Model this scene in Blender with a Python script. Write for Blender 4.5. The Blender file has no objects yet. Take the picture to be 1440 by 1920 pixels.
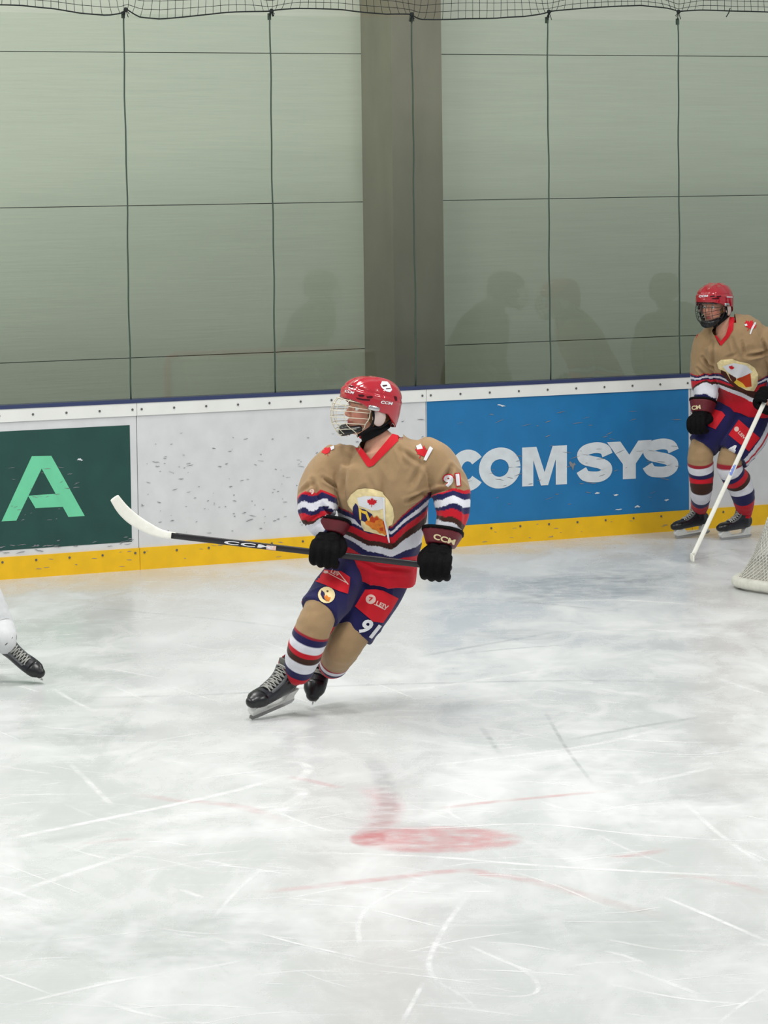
import bpy, bmesh, math, random
import numpy as np
from math import sin, cos, pi, radians, atan, sqrt
from mathutils import Vector, Matrix, noise
from mathutils.bvhtree import BVHTree
random.seed(7)
scene = bpy.context.scene
COL = scene.collection
# ------------------------------------------------------------------ camera
F = 7000.0; H = 2.64; PITCH = atan(627 / 7000); ROLL = -0.013
_r0 = Vector((1, 0, 0)); _u0 = Vector((0, sin(PITCH), cos(PITCH))); FW = Vector((0, cos(PITCH), -sin(PITCH)))
RT = cos(ROLL) * _r0 + sin(ROLL) * _u0
UP = -sin(ROLL) * _r0 + cos(ROLL) * _u0
CAM = Vector((0, 0, H))
cd = bpy.data.cameras.new('camera'); cam = bpy.data.objects.new('camera', cd); COL.objects.link(cam)
cd.sensor_fit = 'VERTICAL'; cd.sensor_height = 24; cd.sensor_width = 18; cd.lens = F / 1920 * 24
cd.clip_start = 0.1; cd.clip_end = 300
m4 = Matrix.Identity(4)
for i, c in enumerate((RT, UP, -FW)):
    for j in range(3): m4[j][i] = c[j]
m4.translation = CAM
cam.matrix_world = m4
scene.camera = cam
# ------------------------------------------------------------------ light
scene.view_settings.view_transform = 'Standard'; scene.view_settings.look = 'None'
scene.view_settings.gamma = 1; scene.view_settings.use_curve_mapping = False
scene.view_settings.exposure = 0.0
world = bpy.data.worlds.new('hall_light'); scene.world = world; world.use_nodes = True
world.node_tree.nodes['Background'].inputs[0].default_value = (0.93, 0.98, 1.0, 1)
world.node_tree.nodes['Background'].inputs[1].default_value = 0.50
def area_lamp(x, y, z, sx, sy, power, col=(1, 0.985, 0.95)):
    ld = bpy.data.lights.new('arena_lamp', 'AREA'); ld.shape = 'RECTANGLE'; ld.size = sx; ld.size_y = sy
    ld.energy = power; ld.color = col
    o = bpy.data.objects.new('arena_lamp', ld); COL.objects.link(o); o.location = (x, y, z)
    return o
for ly, pw in ((8, 50), (14.5, 430), (21, 250)):
    for lx in (-8, 0, 8):
        area_lamp(lx + (ly - 14) * -.3, ly, 9.0, 2.0, 2.0, pw)

# ------------------------------------------------------------------ helpers
def ray(px, py): return RT * ((px - 720) / F) + UP * ((960 - py) / F) + FW
def G(px, py, z=0.0):
    d = ray(px, py); return CAM + d * ((z - H) / d.z)
def P(px, py, Y):
    d = ray(px, py); return CAM + d * (Y / d.y)
TH = radians(30.7)
U = Vector((cos(TH), sin(TH), 0)); N = Vector((sin(TH), -cos(TH), 0))
O = G(720, 1035)
def Bd(px, py, off=0.0):           # board-plane coordinates (s, z) of a pixel
    d = ray(px, py); q = CAM + d * (((O + N * off - CAM).dot(N)) / d.dot(N))
    return (q - O).dot(U), q.z
def lin(c):
    return tuple(((v / 255) / 12.92 if v / 255 <= 0.04045 else ((v / 255 + 0.055) / 1.055) ** 2.4) for v in c[:3]) + (1.0,)
MATS = {}
def mat(name, rgb, rough=0.6, spec=0.4, bump=0.0, bscale=200, vary=0.0, vscale=8, metal=0.0, attr=False, stretch=(1, 1, 1), coat=0.0, sheen=0.0):
    if name in MATS: return MATS[name]
    m = bpy.data.materials.new(name); m.use_nodes = True; nt = m.node_tree
    b = nt.nodes['Principled BSDF']; b.inputs['Roughness'].default_value = rough
    b.inputs['Specular IOR Level'].default_value = spec; b.inputs['Metallic'].default_value = metal
    b.inputs['Coat Weight'].default_value = coat
    b.inputs['Sheen Weight'].default_value = sheen
    c = lin(rgb)
    b.inputs['Base Color'].default_value = c
    src = None
    if attr:
        a = nt.nodes.new('ShaderNodeVertexColor'); a.layer_name = 'Col'; src = a.outputs['Color']
    tc = nt.nodes.new('ShaderNodeTexCoord'); mp = nt.nodes.new('ShaderNodeMapping')
    mp.inputs['Scale'].default_value = stretch
    nt.links.new(tc.outputs['Object'], mp.inputs[0])
    if vary > 0:
        nz = nt.nodes.new('ShaderNodeTexNoise'); nz.inputs['Scale'].default_value = vscale; nz.inputs['Detail'].default_value = 5
        nt.links.new(mp.outputs[0], nz.inputs['Vector'])
        mr = nt.nodes.new('ShaderNodeMapRange'); mr.inputs[1].default_value = 0.3; mr.inputs[2].default_value = 0.7
        mr.inputs[3].default_value = 1 - vary; mr.inputs[4].default_value = 1 + vary
        nt.links.new(nz.outputs['Fac'], mr.inputs[0])
        vm = nt.nodes.new('ShaderNodeVectorMath'); vm.operation = 'SCALE'
        if src: nt.links.new(src, vm.inputs[0])
        else: vm.inputs[0].default_value = c[:3]
        nt.links.new(mr.outputs[0], vm.inputs['Scale']); src = vm.outputs[0]
    if src: nt.links.new(src, b.inputs['Base Color'])
    if bump > 0:
        nz = nt.nodes.new('ShaderNodeTexNoise'); nz.inputs['Scale'].default_value = bscale; nz.inputs['Detail'].default_value = 4
        nt.links.new(mp.outputs[0], nz.inputs['Vector'])
        bp = nt.nodes.new('ShaderNodeBump'); bp.inputs['Strength'].default_value = bump; bp.inputs['Distance'].default_value = 0.01
        nt.links.new(nz.outputs['Fac'], bp.inputs['Height']); nt.links.new(bp.outputs[0], b.inputs['Normal'])
    MATS[name] = m
    return m

ORG = Vector((0, 0, 0))
def link(o, parent=None):
    COL.objects.link(o)
    if parent is not None: o.parent = parent
    return o
def mk(name, v, f, m, parent=None, smooth=False, label=None, shift=True, fix=True):
    me = bpy.data.meshes.new(name)
    sh = ORG if shift else Vector((0, 0, 0))
    me.from_pydata([tuple(Vector(p) - sh) for p in v], [], [tuple(q) for q in f]); me.update()
    if fix:
        bm = bmesh.new(); bm.from_mesh(me); bmesh.ops.recalc_face_normals(bm, faces=bm.faces); bm.to_mesh(me); bm.free()
    if smooth: me.polygons.foreach_set('use_smooth', [True] * len(me.polygons))
    if m: me.materials.append(m)
    o = bpy.data.objects.new(name, me); link(o, parent)
    if label: o['label'] = label
    return o
def empty(name, loc, label=None, cat=None, rotz=0.0, group=None, kind=None):
    o = bpy.data.objects.new(name, None); o.location = loc; o.rotation_euler = (0, 0, rotz); link(o)
    o.empty_display_size = 0.1
    if label: o['label'] = label
    if cat: o['category'] = cat
    if group: o['group'] = group
    if kind: o['kind'] = kind
    return o
def box(x0, x1, y0, y1, z0, z1):
    v = [(x, y, z) for x in (x0, x1) for y in (y0, y1) for z in (z0, z1)]
    f = [(0, 1, 3, 2), (4, 6, 7, 5), (0, 4, 5, 1), (2, 3, 7, 6), (0, 2, 6, 4), (1, 5, 7, 3)]
    return v, f
def join(parts):
    V = []; Fc = []
    for v, f in parts:
        k = len(V); V += list(v); Fc += [tuple(i + k for i in q) for q in f]
    return V, Fc
def xf(part, M): return [M @ Vector(p) for p in part[0]], part[1]
def ellipsoid(c, r, nu=24, nv=14, rot=None):
    v = []; f = []; c = Vector(c)
    for j in range(nv + 1):
        a = pi * j / nv
        for i in range(nu):
            b = 2 * pi * i / nu
            p = Vector((r[0] * sin(a) * cos(b), r[1] * sin(a) * sin(b), r[2] * cos(a)))
            if rot is not None: p = rot @ p
            v.append(c + p)
    for j in range(nv):
        for i in range(nu):
            q = (j * nu + i, j * nu + (i + 1) % nu, (j + 1) * nu + (i + 1) % nu, (j + 1) * nu + i)
            f.append(q)
    return v, f
def cr(p0, p1, p2, p3, t):
    return 0.5 * ((2 * p1) + (-p0 + p2) * t + (2 * p0 - 5 * p1 + 4 * p2 - p3) * t * t + (-p0 + 3 * p1 - 3 * p2 + p3) * t ** 3)
class Loft:
    """pts: (centre, rx, ry); ax = direction of the rx radius"""
    def __init__(s, pts, ax=(1, 0, 0), n=32, step=0.012, cap0='flat', cap1='flat', power=2.0, minsub=2):
        K = [np.array(list(p[0]) + [p[1], p[2]], float) for p in pts]
        samp = []
        for i in range(len(K) - 1):
            a = K[max(i - 1, 0)]; b = K[i]; c = K[i + 1]; d = K[min(i + 2, len(K) - 1)]
            L = np.linalg.norm(c[:3] - b[:3]); m = max(minsub, int(L / step))
            for j in range(m): samp.append(cr(a, b, c, d, j / m))
        samp.append(K[-1]); S = np.array(samp)
        T = np.gradient(S[:, :3], axis=0); T /= np.linalg.norm(T, axis=1)[:, None] + 1e-9
        def capr(k, sgn):
            out = []
            r = min(S[k, 3], S[k, 4])
            for q in range(1, 6):
                a = q / 5 * pi / 2 * 0.97
                e = S[k].copy(); e[:3] += T[k] * sgn * r * sin(a); e[3] *= cos(a); e[4] *= cos(a); out.append(e)
            return out
        s.core0 = 0
        if cap0 == 'round':
            c = capr(0, -1)[::-1]; S2 = np.vstack([c, S]); T = np.vstack([[T[0]] * len(c), T]); s.core0 = len(c); S = S2
            if cap1 == 'round':
                k = len(S) - 1; Tm = T
                out = []
                r = min(S[k, 3], S[k, 4])
                for q in range(1, 6):
                    a = q / 5 * pi / 2 * 0.97
                    e = S[k].copy(); e[:3] += Tm[k] * r * sin(a); e[3] *= cos(a); e[4] *= cos(a); out.append(e)
                S = np.vstack([S, out]); T = np.vstack([T, [T[-1]] * 5])
        elif cap1 == 'round':
            c = capr(len(S) - 1, 1); S = np.vstack([S, c]); T = np.vstack([T, [T[-1]] * len(c)])
        A = np.array(ax, float); s.n = n; s.S = S; s.T = T
        d = np.linalg.norm(np.diff(S[:, :3], axis=0), axis=1); s.t = np.concatenate([[0], np.cumsum(d)])
        s.v = []; s.f = []
        for k in range(len(S)):
            X = A - T[k] * (A @ T[k])
            if np.linalg.norm(X) < 1e-3: X = np.array((0, 1, 0.))
            X /= np.linalg.norm(X); Y = np.cross(T[k], X)
            for i in range(n):
                a = 2 * pi * i / n; ca = cos(a); sa = sin(a)
                if power != 2.0:
                    ca = math.copysign(abs(ca) ** (2 / power), ca); sa = math.copysign(abs(sa) ** (2 / power), sa)
                s.v.append(Vector(S[k, :3] + X * S[k, 3] * ca + Y * S[k, 4] * sa))
        for k in range(len(S) - 1):
            for i in range(n):
                s.f.append((k * n + i, k * n + (i + 1) % n, (k + 1) * n + (i + 1) % n, (k + 1) * n + i))
        s.nside = len(s.f)
        a = len(s.v); s.v.append(Vector(S[0, :3])); s.v.append(Vector(S[-1, :3])); L = (len(S) - 1) * n
        for i in range(n):
            s.f.append((a, (i + 1) % n, i)); s.f.append((a + 1, L + i, L + (i + 1) % n))
        s.bvh = None
    @property
    def part(s): return s.v, s.f
    def tline(s, co):
        best = np.full(len(co), 1e9); out = np.zeros(len(co))
        for k in range(s.core0, len(s.S) - 1):
            c0 = s.S[k, :3]; d = s.S[k + 1, :3] - c0; w = np.clip(((co - c0) @ d) / (d @ d + 1e-12), 0, 1)
            q = np.linalg.norm(co - c0 - w[:, None] * d, axis=1); m_ = q < best; best[m_] = q[m_]; out[m_] = (s.t[k] + w * np.linalg.norm(d))[m_]
        return out
    def near(s, p):
        if s.bvh is None: s.bvh = BVHTree.FromPolygons(s.v, s.f)
        loc, nrm, idx, dist = s.bvh.find_nearest(p)
        if idx < s.nside: k = idx // s.n; ang = (idx % s.n) * 2 * pi / s.n
        else: k = 0 if (idx - s.nside) % 2 == 0 else len(s.S) - 2; ang = 1.9
        c0 = s.S[k, :3]; c1 = s.S[k + 1, :3]; dd = c1 - c0; L = dd @ dd + 1e-12
        w = min(max(((np.array(p) - c0) @ dd) / L, 0), 1)
        return dist, s.t[k] + w * sqrt(L), ang
def tube(pts, r, n=8, closed=False):
    V = []; Fc = []; pts = [Vector(p) for p in pts]; m = len(pts)
    prev = None
    for k, p in enumerate(pts):
        if closed: t = (pts[(k + 1) % m] - pts[k - 1])
        else: t = pts[min(k + 1, m - 1)] - pts[max(k - 1, 0)]
        t.normalize()
        a = Vector((0, 0, 1)) if prev is None else prev
        if prev is None and abs(t.z) > 0.9: a = Vector((0, 1, 0))
        x = a - t * a.dot(t)
        if x.length < 1e-4: x = Vector((1, 0, 0)) - t * t.x
        x.normalize(); prev = x
        y = t.cross(x); rr = r[k] if isinstance(r, (list, tuple)) else r
        for i in range(n):
            b = 2 * pi * i / n; V.append(p + x * rr * cos(b) + y * rr * sin(b))
    for k in range(m if closed else m - 1):
        for i in range(n):
            k2 = (k + 1) % m
            Fc.append((k * n + i, k * n + (i + 1) % n, k2 * n + (i + 1) % n, k2 * n + i))
    if not closed:
        Fc.append(tuple(range(n))[::-1]); Fc.append(tuple((m - 1) * n + i for i in range(n)))
    return V, Fc
def smooth_path(pts, sub=6):
    K = [np.array(p, float) for p in pts]; out = []
    for i in range(len(K) - 1):
        a = K[max(i - 1, 0)]; d = K[min(i + 2, len(K) - 1)]
        for j in range(sub): out.append(cr(a, K[i], K[i + 1], d, j / sub))
    out.append(K[-1]); return out
def union(parts, voxel=0.006, smooth=6, fac=0.5):
    V, Fc = join(parts)
    me = bpy.data.meshes.new('tmp'); me.from_pydata([tuple(p) for p in V], [], Fc); me.update()
    bm = bmesh.new(); bm.from_mesh(me); bmesh.ops.remove_doubles(bm, verts=bm.verts, dist=1e-6); bm.to_mesh(me); bm.free()
    o = bpy.data.objects.new('tmp', me); COL.objects.link(o)
    r = o.modifiers.new('r', 'REMESH'); r.mode = 'VOXEL'; r.voxel_size = voxel
    if smooth:
        s = o.modifiers.new('s', 'SMOOTH'); s.iterations = smooth; s.factor = fac
    dg = bpy.context.evaluated_depsgraph_get(); out = bpy.data.meshes.new_from_object(o.evaluated_get(dg))
    bpy.data.objects.remove(o); bpy.data.meshes.remove(me)
    return out
def mesh_obj(name, me, m, parent, colors=None, smooth=True, label=None):
    if colors is not None:
        a = me.color_attributes.new('Col', 'FLOAT_COLOR', 'POINT')
        a.data.foreach_set('color', np.array(colors, dtype=np.float32).ravel())
    me.transform(Matrix.Translation(-ORG))
    me.polygons.foreach_set('use_smooth', [smooth] * len(me.polygons))
    me.materials.clear(); me.materials.append(m)
    me.name = name
    o = bpy.data.objects.new(name, me); link(o, parent)
    if label: o['label'] = label
    return o
def coords(me):
    a = np.empty(len(me.vertices) * 3, np.float32); me.vertices.foreach_get('co', a); return a.reshape(-1, 3)
def normals(me):
    a = np.empty(len(me.vertices) * 3, np.float32); me.vertices.foreach_get('normal', a); return a.reshape(-1, 3)
def setco(me, a): me.vertices.foreach_set('co', a.astype(np.float32).ravel()); me.update()
def bvh_of(me):
    return BVHTree.FromPolygons([v.co for v in me.vertices], [tuple(p.vertices) for p in me.polygons])
def cloth_folds(me, amp=0.007, scale=(7, 7, 3), creases=(), seed=0.0):
    co = coords(me); nr = normals(me); d = np.zeros(len(co))
    for i, p in enumerate(co):
        q = Vector((p[0] * scale[0] + seed, p[1] * scale[1], p[2] * scale[2]))
        w = noise.noise(q * 0.5) * 0.8
        a = 1 - 2 * abs(noise.noise(q + Vector((w, w, w * 2))))
        d[i] = amp * (a - 0.45)
    bv = bvh_of(me) if len(creases) else None
    for (x0, y0, x1, y1, w, dep) in creases:
        pl = [bv.ray_cast(CAM, ray(x0 + (x1 - x0) * k / 6, y0 + (y1 - y0) * k / 6).normalized())[0] for k in range(7)]
        pl = [np.array(p) for p in pl if p is not None]
        if len(pl) < 2: continue
        dist = np.full(len(co), 9.0); tg = np.zeros(len(co))
        for k in range(len(pl) - 1):
            ab = pl[k + 1] - pl[k]; t = np.clip(((co - pl[k]) @ ab) / (ab @ ab + 1e-12), 0, 1)
            q = np.linalg.norm(co - (pl[k] + t[:, None] * ab), axis=1); m_ = q < dist; dist[m_] = q[m_]; tg[m_] = ((k + t) / (len(pl) - 1))[m_]
        fade = np.sin(np.clip(tg, 0.04, 0.96) * pi) ** 0.6
        d -= dep * np.exp(-(dist / w) ** 2) * fade
        d += dep * 0.55 * np.exp(-((dist - 1.9 * w) / w) ** 2) * fade
    setco(me, co + nr * d[:, None])

# 2D outlines -> finely cut meshes that hug a surface
def fill2d(polys, grid):
    bm = bmesh.new()
    if isinstance(polys, bpy.types.Mesh):
        bm.from_mesh(polys)
    else:
        for poly in polys:
            vs = [bm.verts.new((x, y, 0)) for x, y in poly]
            bm.faces.new(vs)
    bm.normal_update()
    bmesh.ops.triangulate(bm, faces=bm.faces, quad_method='BEAUTY', ngon_method='EAR_CLIP')
    if grid and len(bm.verts):
        xs = [v.co.x for v in bm.verts]; ys = [v.co.y for v in bm.verts]
        for ax, lo, hi in ((0, min(xs), max(xs)), (1, min(ys), max(ys))):
            k = math.floor(lo / grid) + 1
            while k * grid < hi:
                co = [0, 0, 0]; co[ax] = k * grid; no = [0, 0, 0]; no[ax] = 1
                bmesh.ops.bisect_plane(bm, geom=bm.verts[:] + bm.edges[:] + bm.faces[:], plane_co=co, plane_no=no)
                k += 1
    bm.verts.index_update()
    v = [(a.co.x, a.co.y) for a in bm.verts]; f = [tuple(q.index for q in p.verts) for p in bm.faces]
    bm.free(); return v, f
def text2d(s, bold=0.0, space=1.0, res=3):
    cu = bpy.data.curves.new('t', 'FONT'); cu.body = s; cu.size = 1; cu.offset = bold; cu.resolution_u = res
    cu.space_character = space; cu.align_x = 'CENTER'; cu.align_y = 'CENTER'; cu.fill_mode = 'FRONT'
    o = bpy.data.objects.new('t', cu); COL.objects.link(o)
    dg = bpy.context.evaluated_depsgraph_get(); me = bpy.data.meshes.new_from_object(o.evaluated_get(dg))
    bpy.data.objects.remove(o)
    co = coords(me); lo = co.min(0); hi = co.max(0); c = (lo + hi) / 2
    co = (co - c) / (hi - lo + 1e-9)[[0, 1, 1]]; co[:, 2] = 0       # unit box centred
    setco(me, co); return me
def text_px(s, cx, cy, w, h, ang=0.0, bold=0.03, space=1.0, shear=0.0):
    """a font mesh in picture units: width w, height h, turned by ang degrees (clockwise down)"""
    me = text2d(s, bold, space); a = radians(ang); co = coords(me)
    x = co[:, 0] * w + shear * co[:, 1] * h; y = -co[:, 1] * h
    co[:, 0] = cx + x * cos(a) - y * sin(a); co[:, 1] = cy + x * sin(a) + y * cos(a)
    setco(me, co); return me
def decal(name, polys, bvh, m, parent, off=0.003, grid=4, label=None):
    v, f = fill2d(polys, grid); V = []; ok = []
    for x, y in v:
        d = ray(x, y).normalized(); hit = bvh.ray_cast(CAM, d)
        if hit[0] is None: V.append(Vector((0, 0, 0))); ok.append(False)
        else:
            V.append(hit[0] - d * off + hit[1] * 0.0005); ok.append(True)
    f = [q for q in f if all(ok[i] for i in q) and max((V[q[0]] - V[q[i]]).length for i in range(1, len(q))) < 0.08]
    used = sorted({i for q in f for i in q}); mp = {i: k for k, i in enumerate(used)}
    if not used: return None
    return mk(name, [V[i] for i in used], [tuple(mp[i] for i in q) for q in f], m, parent, smooth=True, label=label, fix=False)
def ngon(cx, cy, rx, ry, n=20, ang=0):
    a0 = radians(ang)
    return [(cx + rx * cos(2 * pi * i / n) * cos(a0) - ry * sin(2 * pi * i / n) * sin(a0),
             cy + rx * cos(2 * pi * i / n) * sin(a0) + ry * sin(2 * pi * i / n) * cos(a0)) for i in range(n)]
def leaf(cx, cy, r, ang=0):
    half = [(0, -1), (.14, -.68), (.3, -.78), (.25, -.38), (.55, -.62), (.62, -.45), (.95, -.5), (.82, -.2), (.98, -.08), (.5, .28), (.55, .46), (.06, .4), (.06, .9)]
    pts = half + [(-x, y) for x, y in half[::-1] if x > 0]
    a = radians(ang)
    return [(cx + r * (x * cos(a) - y * sin(a)), cy + r * (x * sin(a) + y * cos(a))) for x, y in pts]

TAN = lin((160, 132, 98)); RED = lin((190, 20, 38)); NAVY = lin((28, 26, 76)); BROWN = lin((58, 30, 22)); WHITE = lin((216, 216, 224))
DRED = lin((150, 30, 45)); SKIN = lin((205, 150, 125)); GREYW = lin((205, 207, 208))
m_cloth = mat('jersey_knit', (255, 255, 255), 0.85, 0.2, 0.25, 350, 0.05, 25, attr=True, sheen=0.15)
m_skin = mat('skin', (205, 150, 125), 0.5, 0.4, 0.05, 200, 0.04, 60, attr=True)
m_white = mat('white_twill', (222, 222, 226), 0.7, 0.3)
m_red = mat('red_twill', (200, 20, 36), 0.7, 0.3)
m_maroon = mat('maroon_leather', (95, 20, 32), 0.5, 0.4, 0.2, 60, 0.15, 20)
m_black = mat('black_leather', (11, 10, 12), 0.75, 0.12, 0.3, 80, 0.2, 30)
m_blackp = mat('black_plastic', (16, 16, 19), 0.3, 0.5)
m_boot = mat('boot_black', (24, 25, 32), 0.32, 0.5, 0.05, 60, 0.25, 20)
m_cream = mat('cream_twill', (232, 212, 160), 0.7, 0.3, 0.15, 120, 0.12, 40)
m_orange = mat('orange_twill', (214, 122, 40), 0.7, 0.3, 0, 1, 0.2, 60)
m_yellow = mat('yellow_twill', (236, 196, 70), 0.7, 0.3)
m_dorange = mat('burnt_orange_twill', (190, 62, 24), 0.7, 0.3)
m_navy = mat('navy_twill', (34, 30, 78), 0.7, 0.3)
m_brownt = mat('brown_twill', (70, 30, 20), 0.7, 0.3)
m_pale = mat('pale_print', (226, 190, 180), 0.7, 0.3)
m_lace = mat('grey_lace', (168, 168, 162), 0.8, 0.2)
m_steel = mat('steel', (190, 190, 190), 0.25, 0.5, metal=1.0)
m_holder = mat('white_plastic', (222, 222, 218), 0.35, 0.5, 0, 1, 0.06, 30)
m_helmet = mat('red_shell', (170, 8, 32), 0.14, 0.6, 0.02, 8, 0.04, 12, coat=0.6)
m_helmetw = mat('black_shell', (25, 25, 28), 0.2, 0.6, coat=0.5)
m_cage = mat('white_wire', (214, 206, 184), 0.3, 0.6)
m_cageb = mat('black_wire', (28, 28, 30), 0.3, 0.6)
m_ear = mat('clear_ear_guard', (196, 176, 168), 0.25, 0.6)
m_strap = mat('black_webbing', (16, 15, 18), 0.8, 0.2)
m_hair = mat('brown_hair', (120, 92, 62), 0.7, 0.3, 0.6, 90, 0.3, 60)
m_eye = mat('eye_white', (225, 220, 215), 0.2, 0.5)
m_iris = mat('iris_brown', (50, 35, 28), 0.2, 0.5)
m_gold = mat('cream_lettering', (216, 200, 160), 0.6, 0.3)

# ------------------------------------------------------------------ skate (local: +x toe, z up, blade bottom z=0)
def skate_parts():
    """meshes in local coordinates, shared by all skates"""
    foot = Loft([(Vector((-.092, 0, .118)), .026, .040), (Vector((-.06, 0, .120)), .036, .052), (Vector((0, 0, .114)), .040, .046), (Vector((.06, 0, .105)), .045, .038),
                 (Vector((.115, 0, .101)), .048, .034), (Vector((.16, 0, .098)), .042, .030), (Vector((.186, 0, .095)), .026, .022)], ax=(0, 1, 0), n=28, cap0='round', cap1='round', power=2.3)
    shaft = Loft([(Vector((-.045, 0, .11)), .048, .042), (Vector((-.042, 0, .17)), .050, .037), (Vector((-.048, 0, .205)), .050, .040), (Vector((-.052, 0, .235)), .052, .043)], ax=(1, 0, 0), n=28, cap1='flat')
    tend = Loft([(Vector((-.090, 0, .20)), .030, .010), (Vector((-.104, 0, .245)), .028, .007), (Vector((-.110, 0, .268)), .022, .005)], ax=(0, 1, 0), n=20, cap1='round')
    inst = Loft([(Vector((-.03, 0, .18)), .034, .03), (Vector((.04, 0, .13)), .036, .030), (Vector((.09, 0, .112)), .038, .026)], ax=(0, 1, 0), n=24, cap0='round', cap1='round')
    boot = union([foot.part, shaft.part, tend.part, inst.part], 0.0055, 3)
    tongue = Loft([(Vector((-.010, 0, .18)), .030, .010), (Vector((-.004, 0, .225)), .032, .008), (Vector((-.002, 0, .242)), .030, .006)], ax=(0, 1, 0), n=20, cap0='round', cap1='round').part
    cap = Loft([(Vector((.128, 0, .099)), .0475, .0345), (Vector((.162, 0, .097)), .0435, .0315), (Vector((.186, 0, .094)), .028, .024)], ax=(0, 1, 0), n=28, cap1='round', power=2.3).part
    # holder: side outline with a window, extruded
    top = [(-.105, .078), (.17, .068)]
    prof = [(-.108, .082), (-.100, .045), (-.112, .022), (.165, .022), (.178, .030), (.185, .045), (.172, .070), (.11, .072), (.082, .036), (.00, .034), (-.035, .040), (-.048, .078)]
    def extr(pr, hw, hwt):
        n = len(pr); v = []
        for sgn in (-1, 1):
            for x, z in pr:
                w = hw + (hwt - hw) * max(0, (z - .022) / .06); v.append(Vector((x, sgn * w, z)))
        f = [tuple(range(n))[::-1], tuple(n + i for i in range(n))] + [(i, (i + 1) % n, n + (i + 1) % n, n + i) for i in range(n)]
        return v, f
    holder = extr(prof, .006, .028)
    bl = [(-.118, .024), (-.122, .012), (-.105, .002), (-.06, .0), (.13, .0), (.165, .004), (.185, .016), (.186, .030), (.17, .026)]
    blade = extr(bl, .002, .002)
    # laces
    rows = [(.104, .139), (.086, .145), (.068, .152), (.050, .160), (.034, .170), (.020, .184), (.012, .200), (.007, .218)]
    lp = []
    for k, (x, z) in enumerate(rows):
        w = .026 + .002 * (k % 2)
        dx = .006 if k % 2 else -.002
        lp.append(tube(smooth_path([(x - .006, -w, z - .010), (x + dx, -w * .5, z + .003), (x + dx, w * .5, z + .003), (x - .006, w, z - .010)], 3), .0032, 6))
        if k < len(rows) - 1:
            x2, z2 = rows[k + 1]
            for sgn in (-1, 1):
                lp.append(tube([(x, sgn * w, z - .006), ((x + x2) / 2 + .003, 0, (z + z2) / 2 + .006), (x2, -sgn * w, z2 - .006)], .0026, 5))
    laces = join(lp)
    eyel = join([tube(smooth_path([(x - .008, sg * .030, z - .012) for x, z in rows], 2), .0075, 6) for sg in (-1, 1)])
    return dict(boot=boot, tongue=tongue, cap=cap, holder=holder, blade=blade, laces=laces, eyel=eyel)
SK = skate_parts()
m_tongue = mat('grey_felt', (105, 105, 100), 0.9, 0.2, 0.2, 100, 0.2, 40)
m_facing = mat('grey_facing', (92, 94, 96), 0.5, 0.4)
def skate_matrix(toe, up, anchor_local, anchor_world, sc=1.0):
    X = Vector(toe).normalized(); Z = Vector(up); Z = (Z - X * Z.dot(X)).normalized(); Y = Z.cross(X)
    M = Matrix((X, Y, Z)).transposed().to_4x4() @ Matrix.Scale(sc, 4)
    M.translation = Vector(anchor_world) - M.to_3x3() @ Vector(anchor_local)
    return M
def build_skate(M, root):
    me = SK['boot'].copy(); me.transform(M)
    o = mesh_obj('skate', me, m_boot, root)
    T = lambda part: xf(part, M)
    mk('toe_cap', *T(SK['cap']), m_blackp, o, True)
    mk('tongue', *T(SK['tongue']), m_tongue, o, True)
    mk('laces', *T(SK['laces']), m_lace, o, True)
    mk('lace_facing', *T(SK['eyel']), m_facing, o, True)
    mk('blade_holder', *T(SK['holder']), m_holder, o)
    mk('blade', *T(SK['blade']), m_steel, o)
    return o

# ------------------------------------------------------------------ glove (local: stick axis x, hand above (wrist +z), back of hand -y)
def glove_geo(side):
    parts = []
    palm = Loft([(Vector((0, .012, .095)), .043, .030), (Vector((0, -.008, .06)), .050, .032), (Vector((0, -.028, .03)), .054, .026)], n=28, cap0='round', cap1='round', power=2.6)
    parts.append(palm.part)
    lens = (1.0, 1.08, 1.04, .9)
    for k in range(4):
        x = (-.045 + .03 * k) * 1.0
        s = lens[k] if side > 0 else lens[3 - k]
        pts = [(x, -.034, .032), (x, -.048 * s, .008), (x, -.046 * s, -.018), (x * .98, -.028, -.040 * s), (x * .97, .004, -.044 * s), (x * .96, .026, -.028)]
        rr = [.0155, .0175, .0160, .0172, .0150, .0135]
        parts.append(Loft([(Vector(p), r, r) for p, r in zip(pts, rr)], n=14, step=.008, cap0='round', cap1='round').part)
        for a, b in ((1, 2), (2, 3)):       # finger-roll pads with gaps at the knuckles
            c = (Vector(pts[a]) + Vector(pts[b])) / 2
            parts.append(ellipsoid(c + Vector((0, -.006, -.002)), (.0145, .013, .0125), 12, 8))
    sx = -side
    th = [(sx * .040, .016, .070), (sx * .060, .006, .040), (sx * .062, -.014, .012), (sx * .050, -.030, -.006)]
    parts.append(Loft([(Vector(p), r, r) for p, r in zip(th, (.02, .021, .0185, .016))], n=14, step=.008, cap0='round', cap1='round').part)
    # back-of-hand pads
    for zz, w in ((.072, .034), (.046, .038)):
        for sg in (-1, 1):
            parts.append(ellipsoid((sg * w * .55, -.032 - (0.072 - zz) * .4, zz), (.021, .012, .0135), 14, 8))
    return parts
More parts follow.
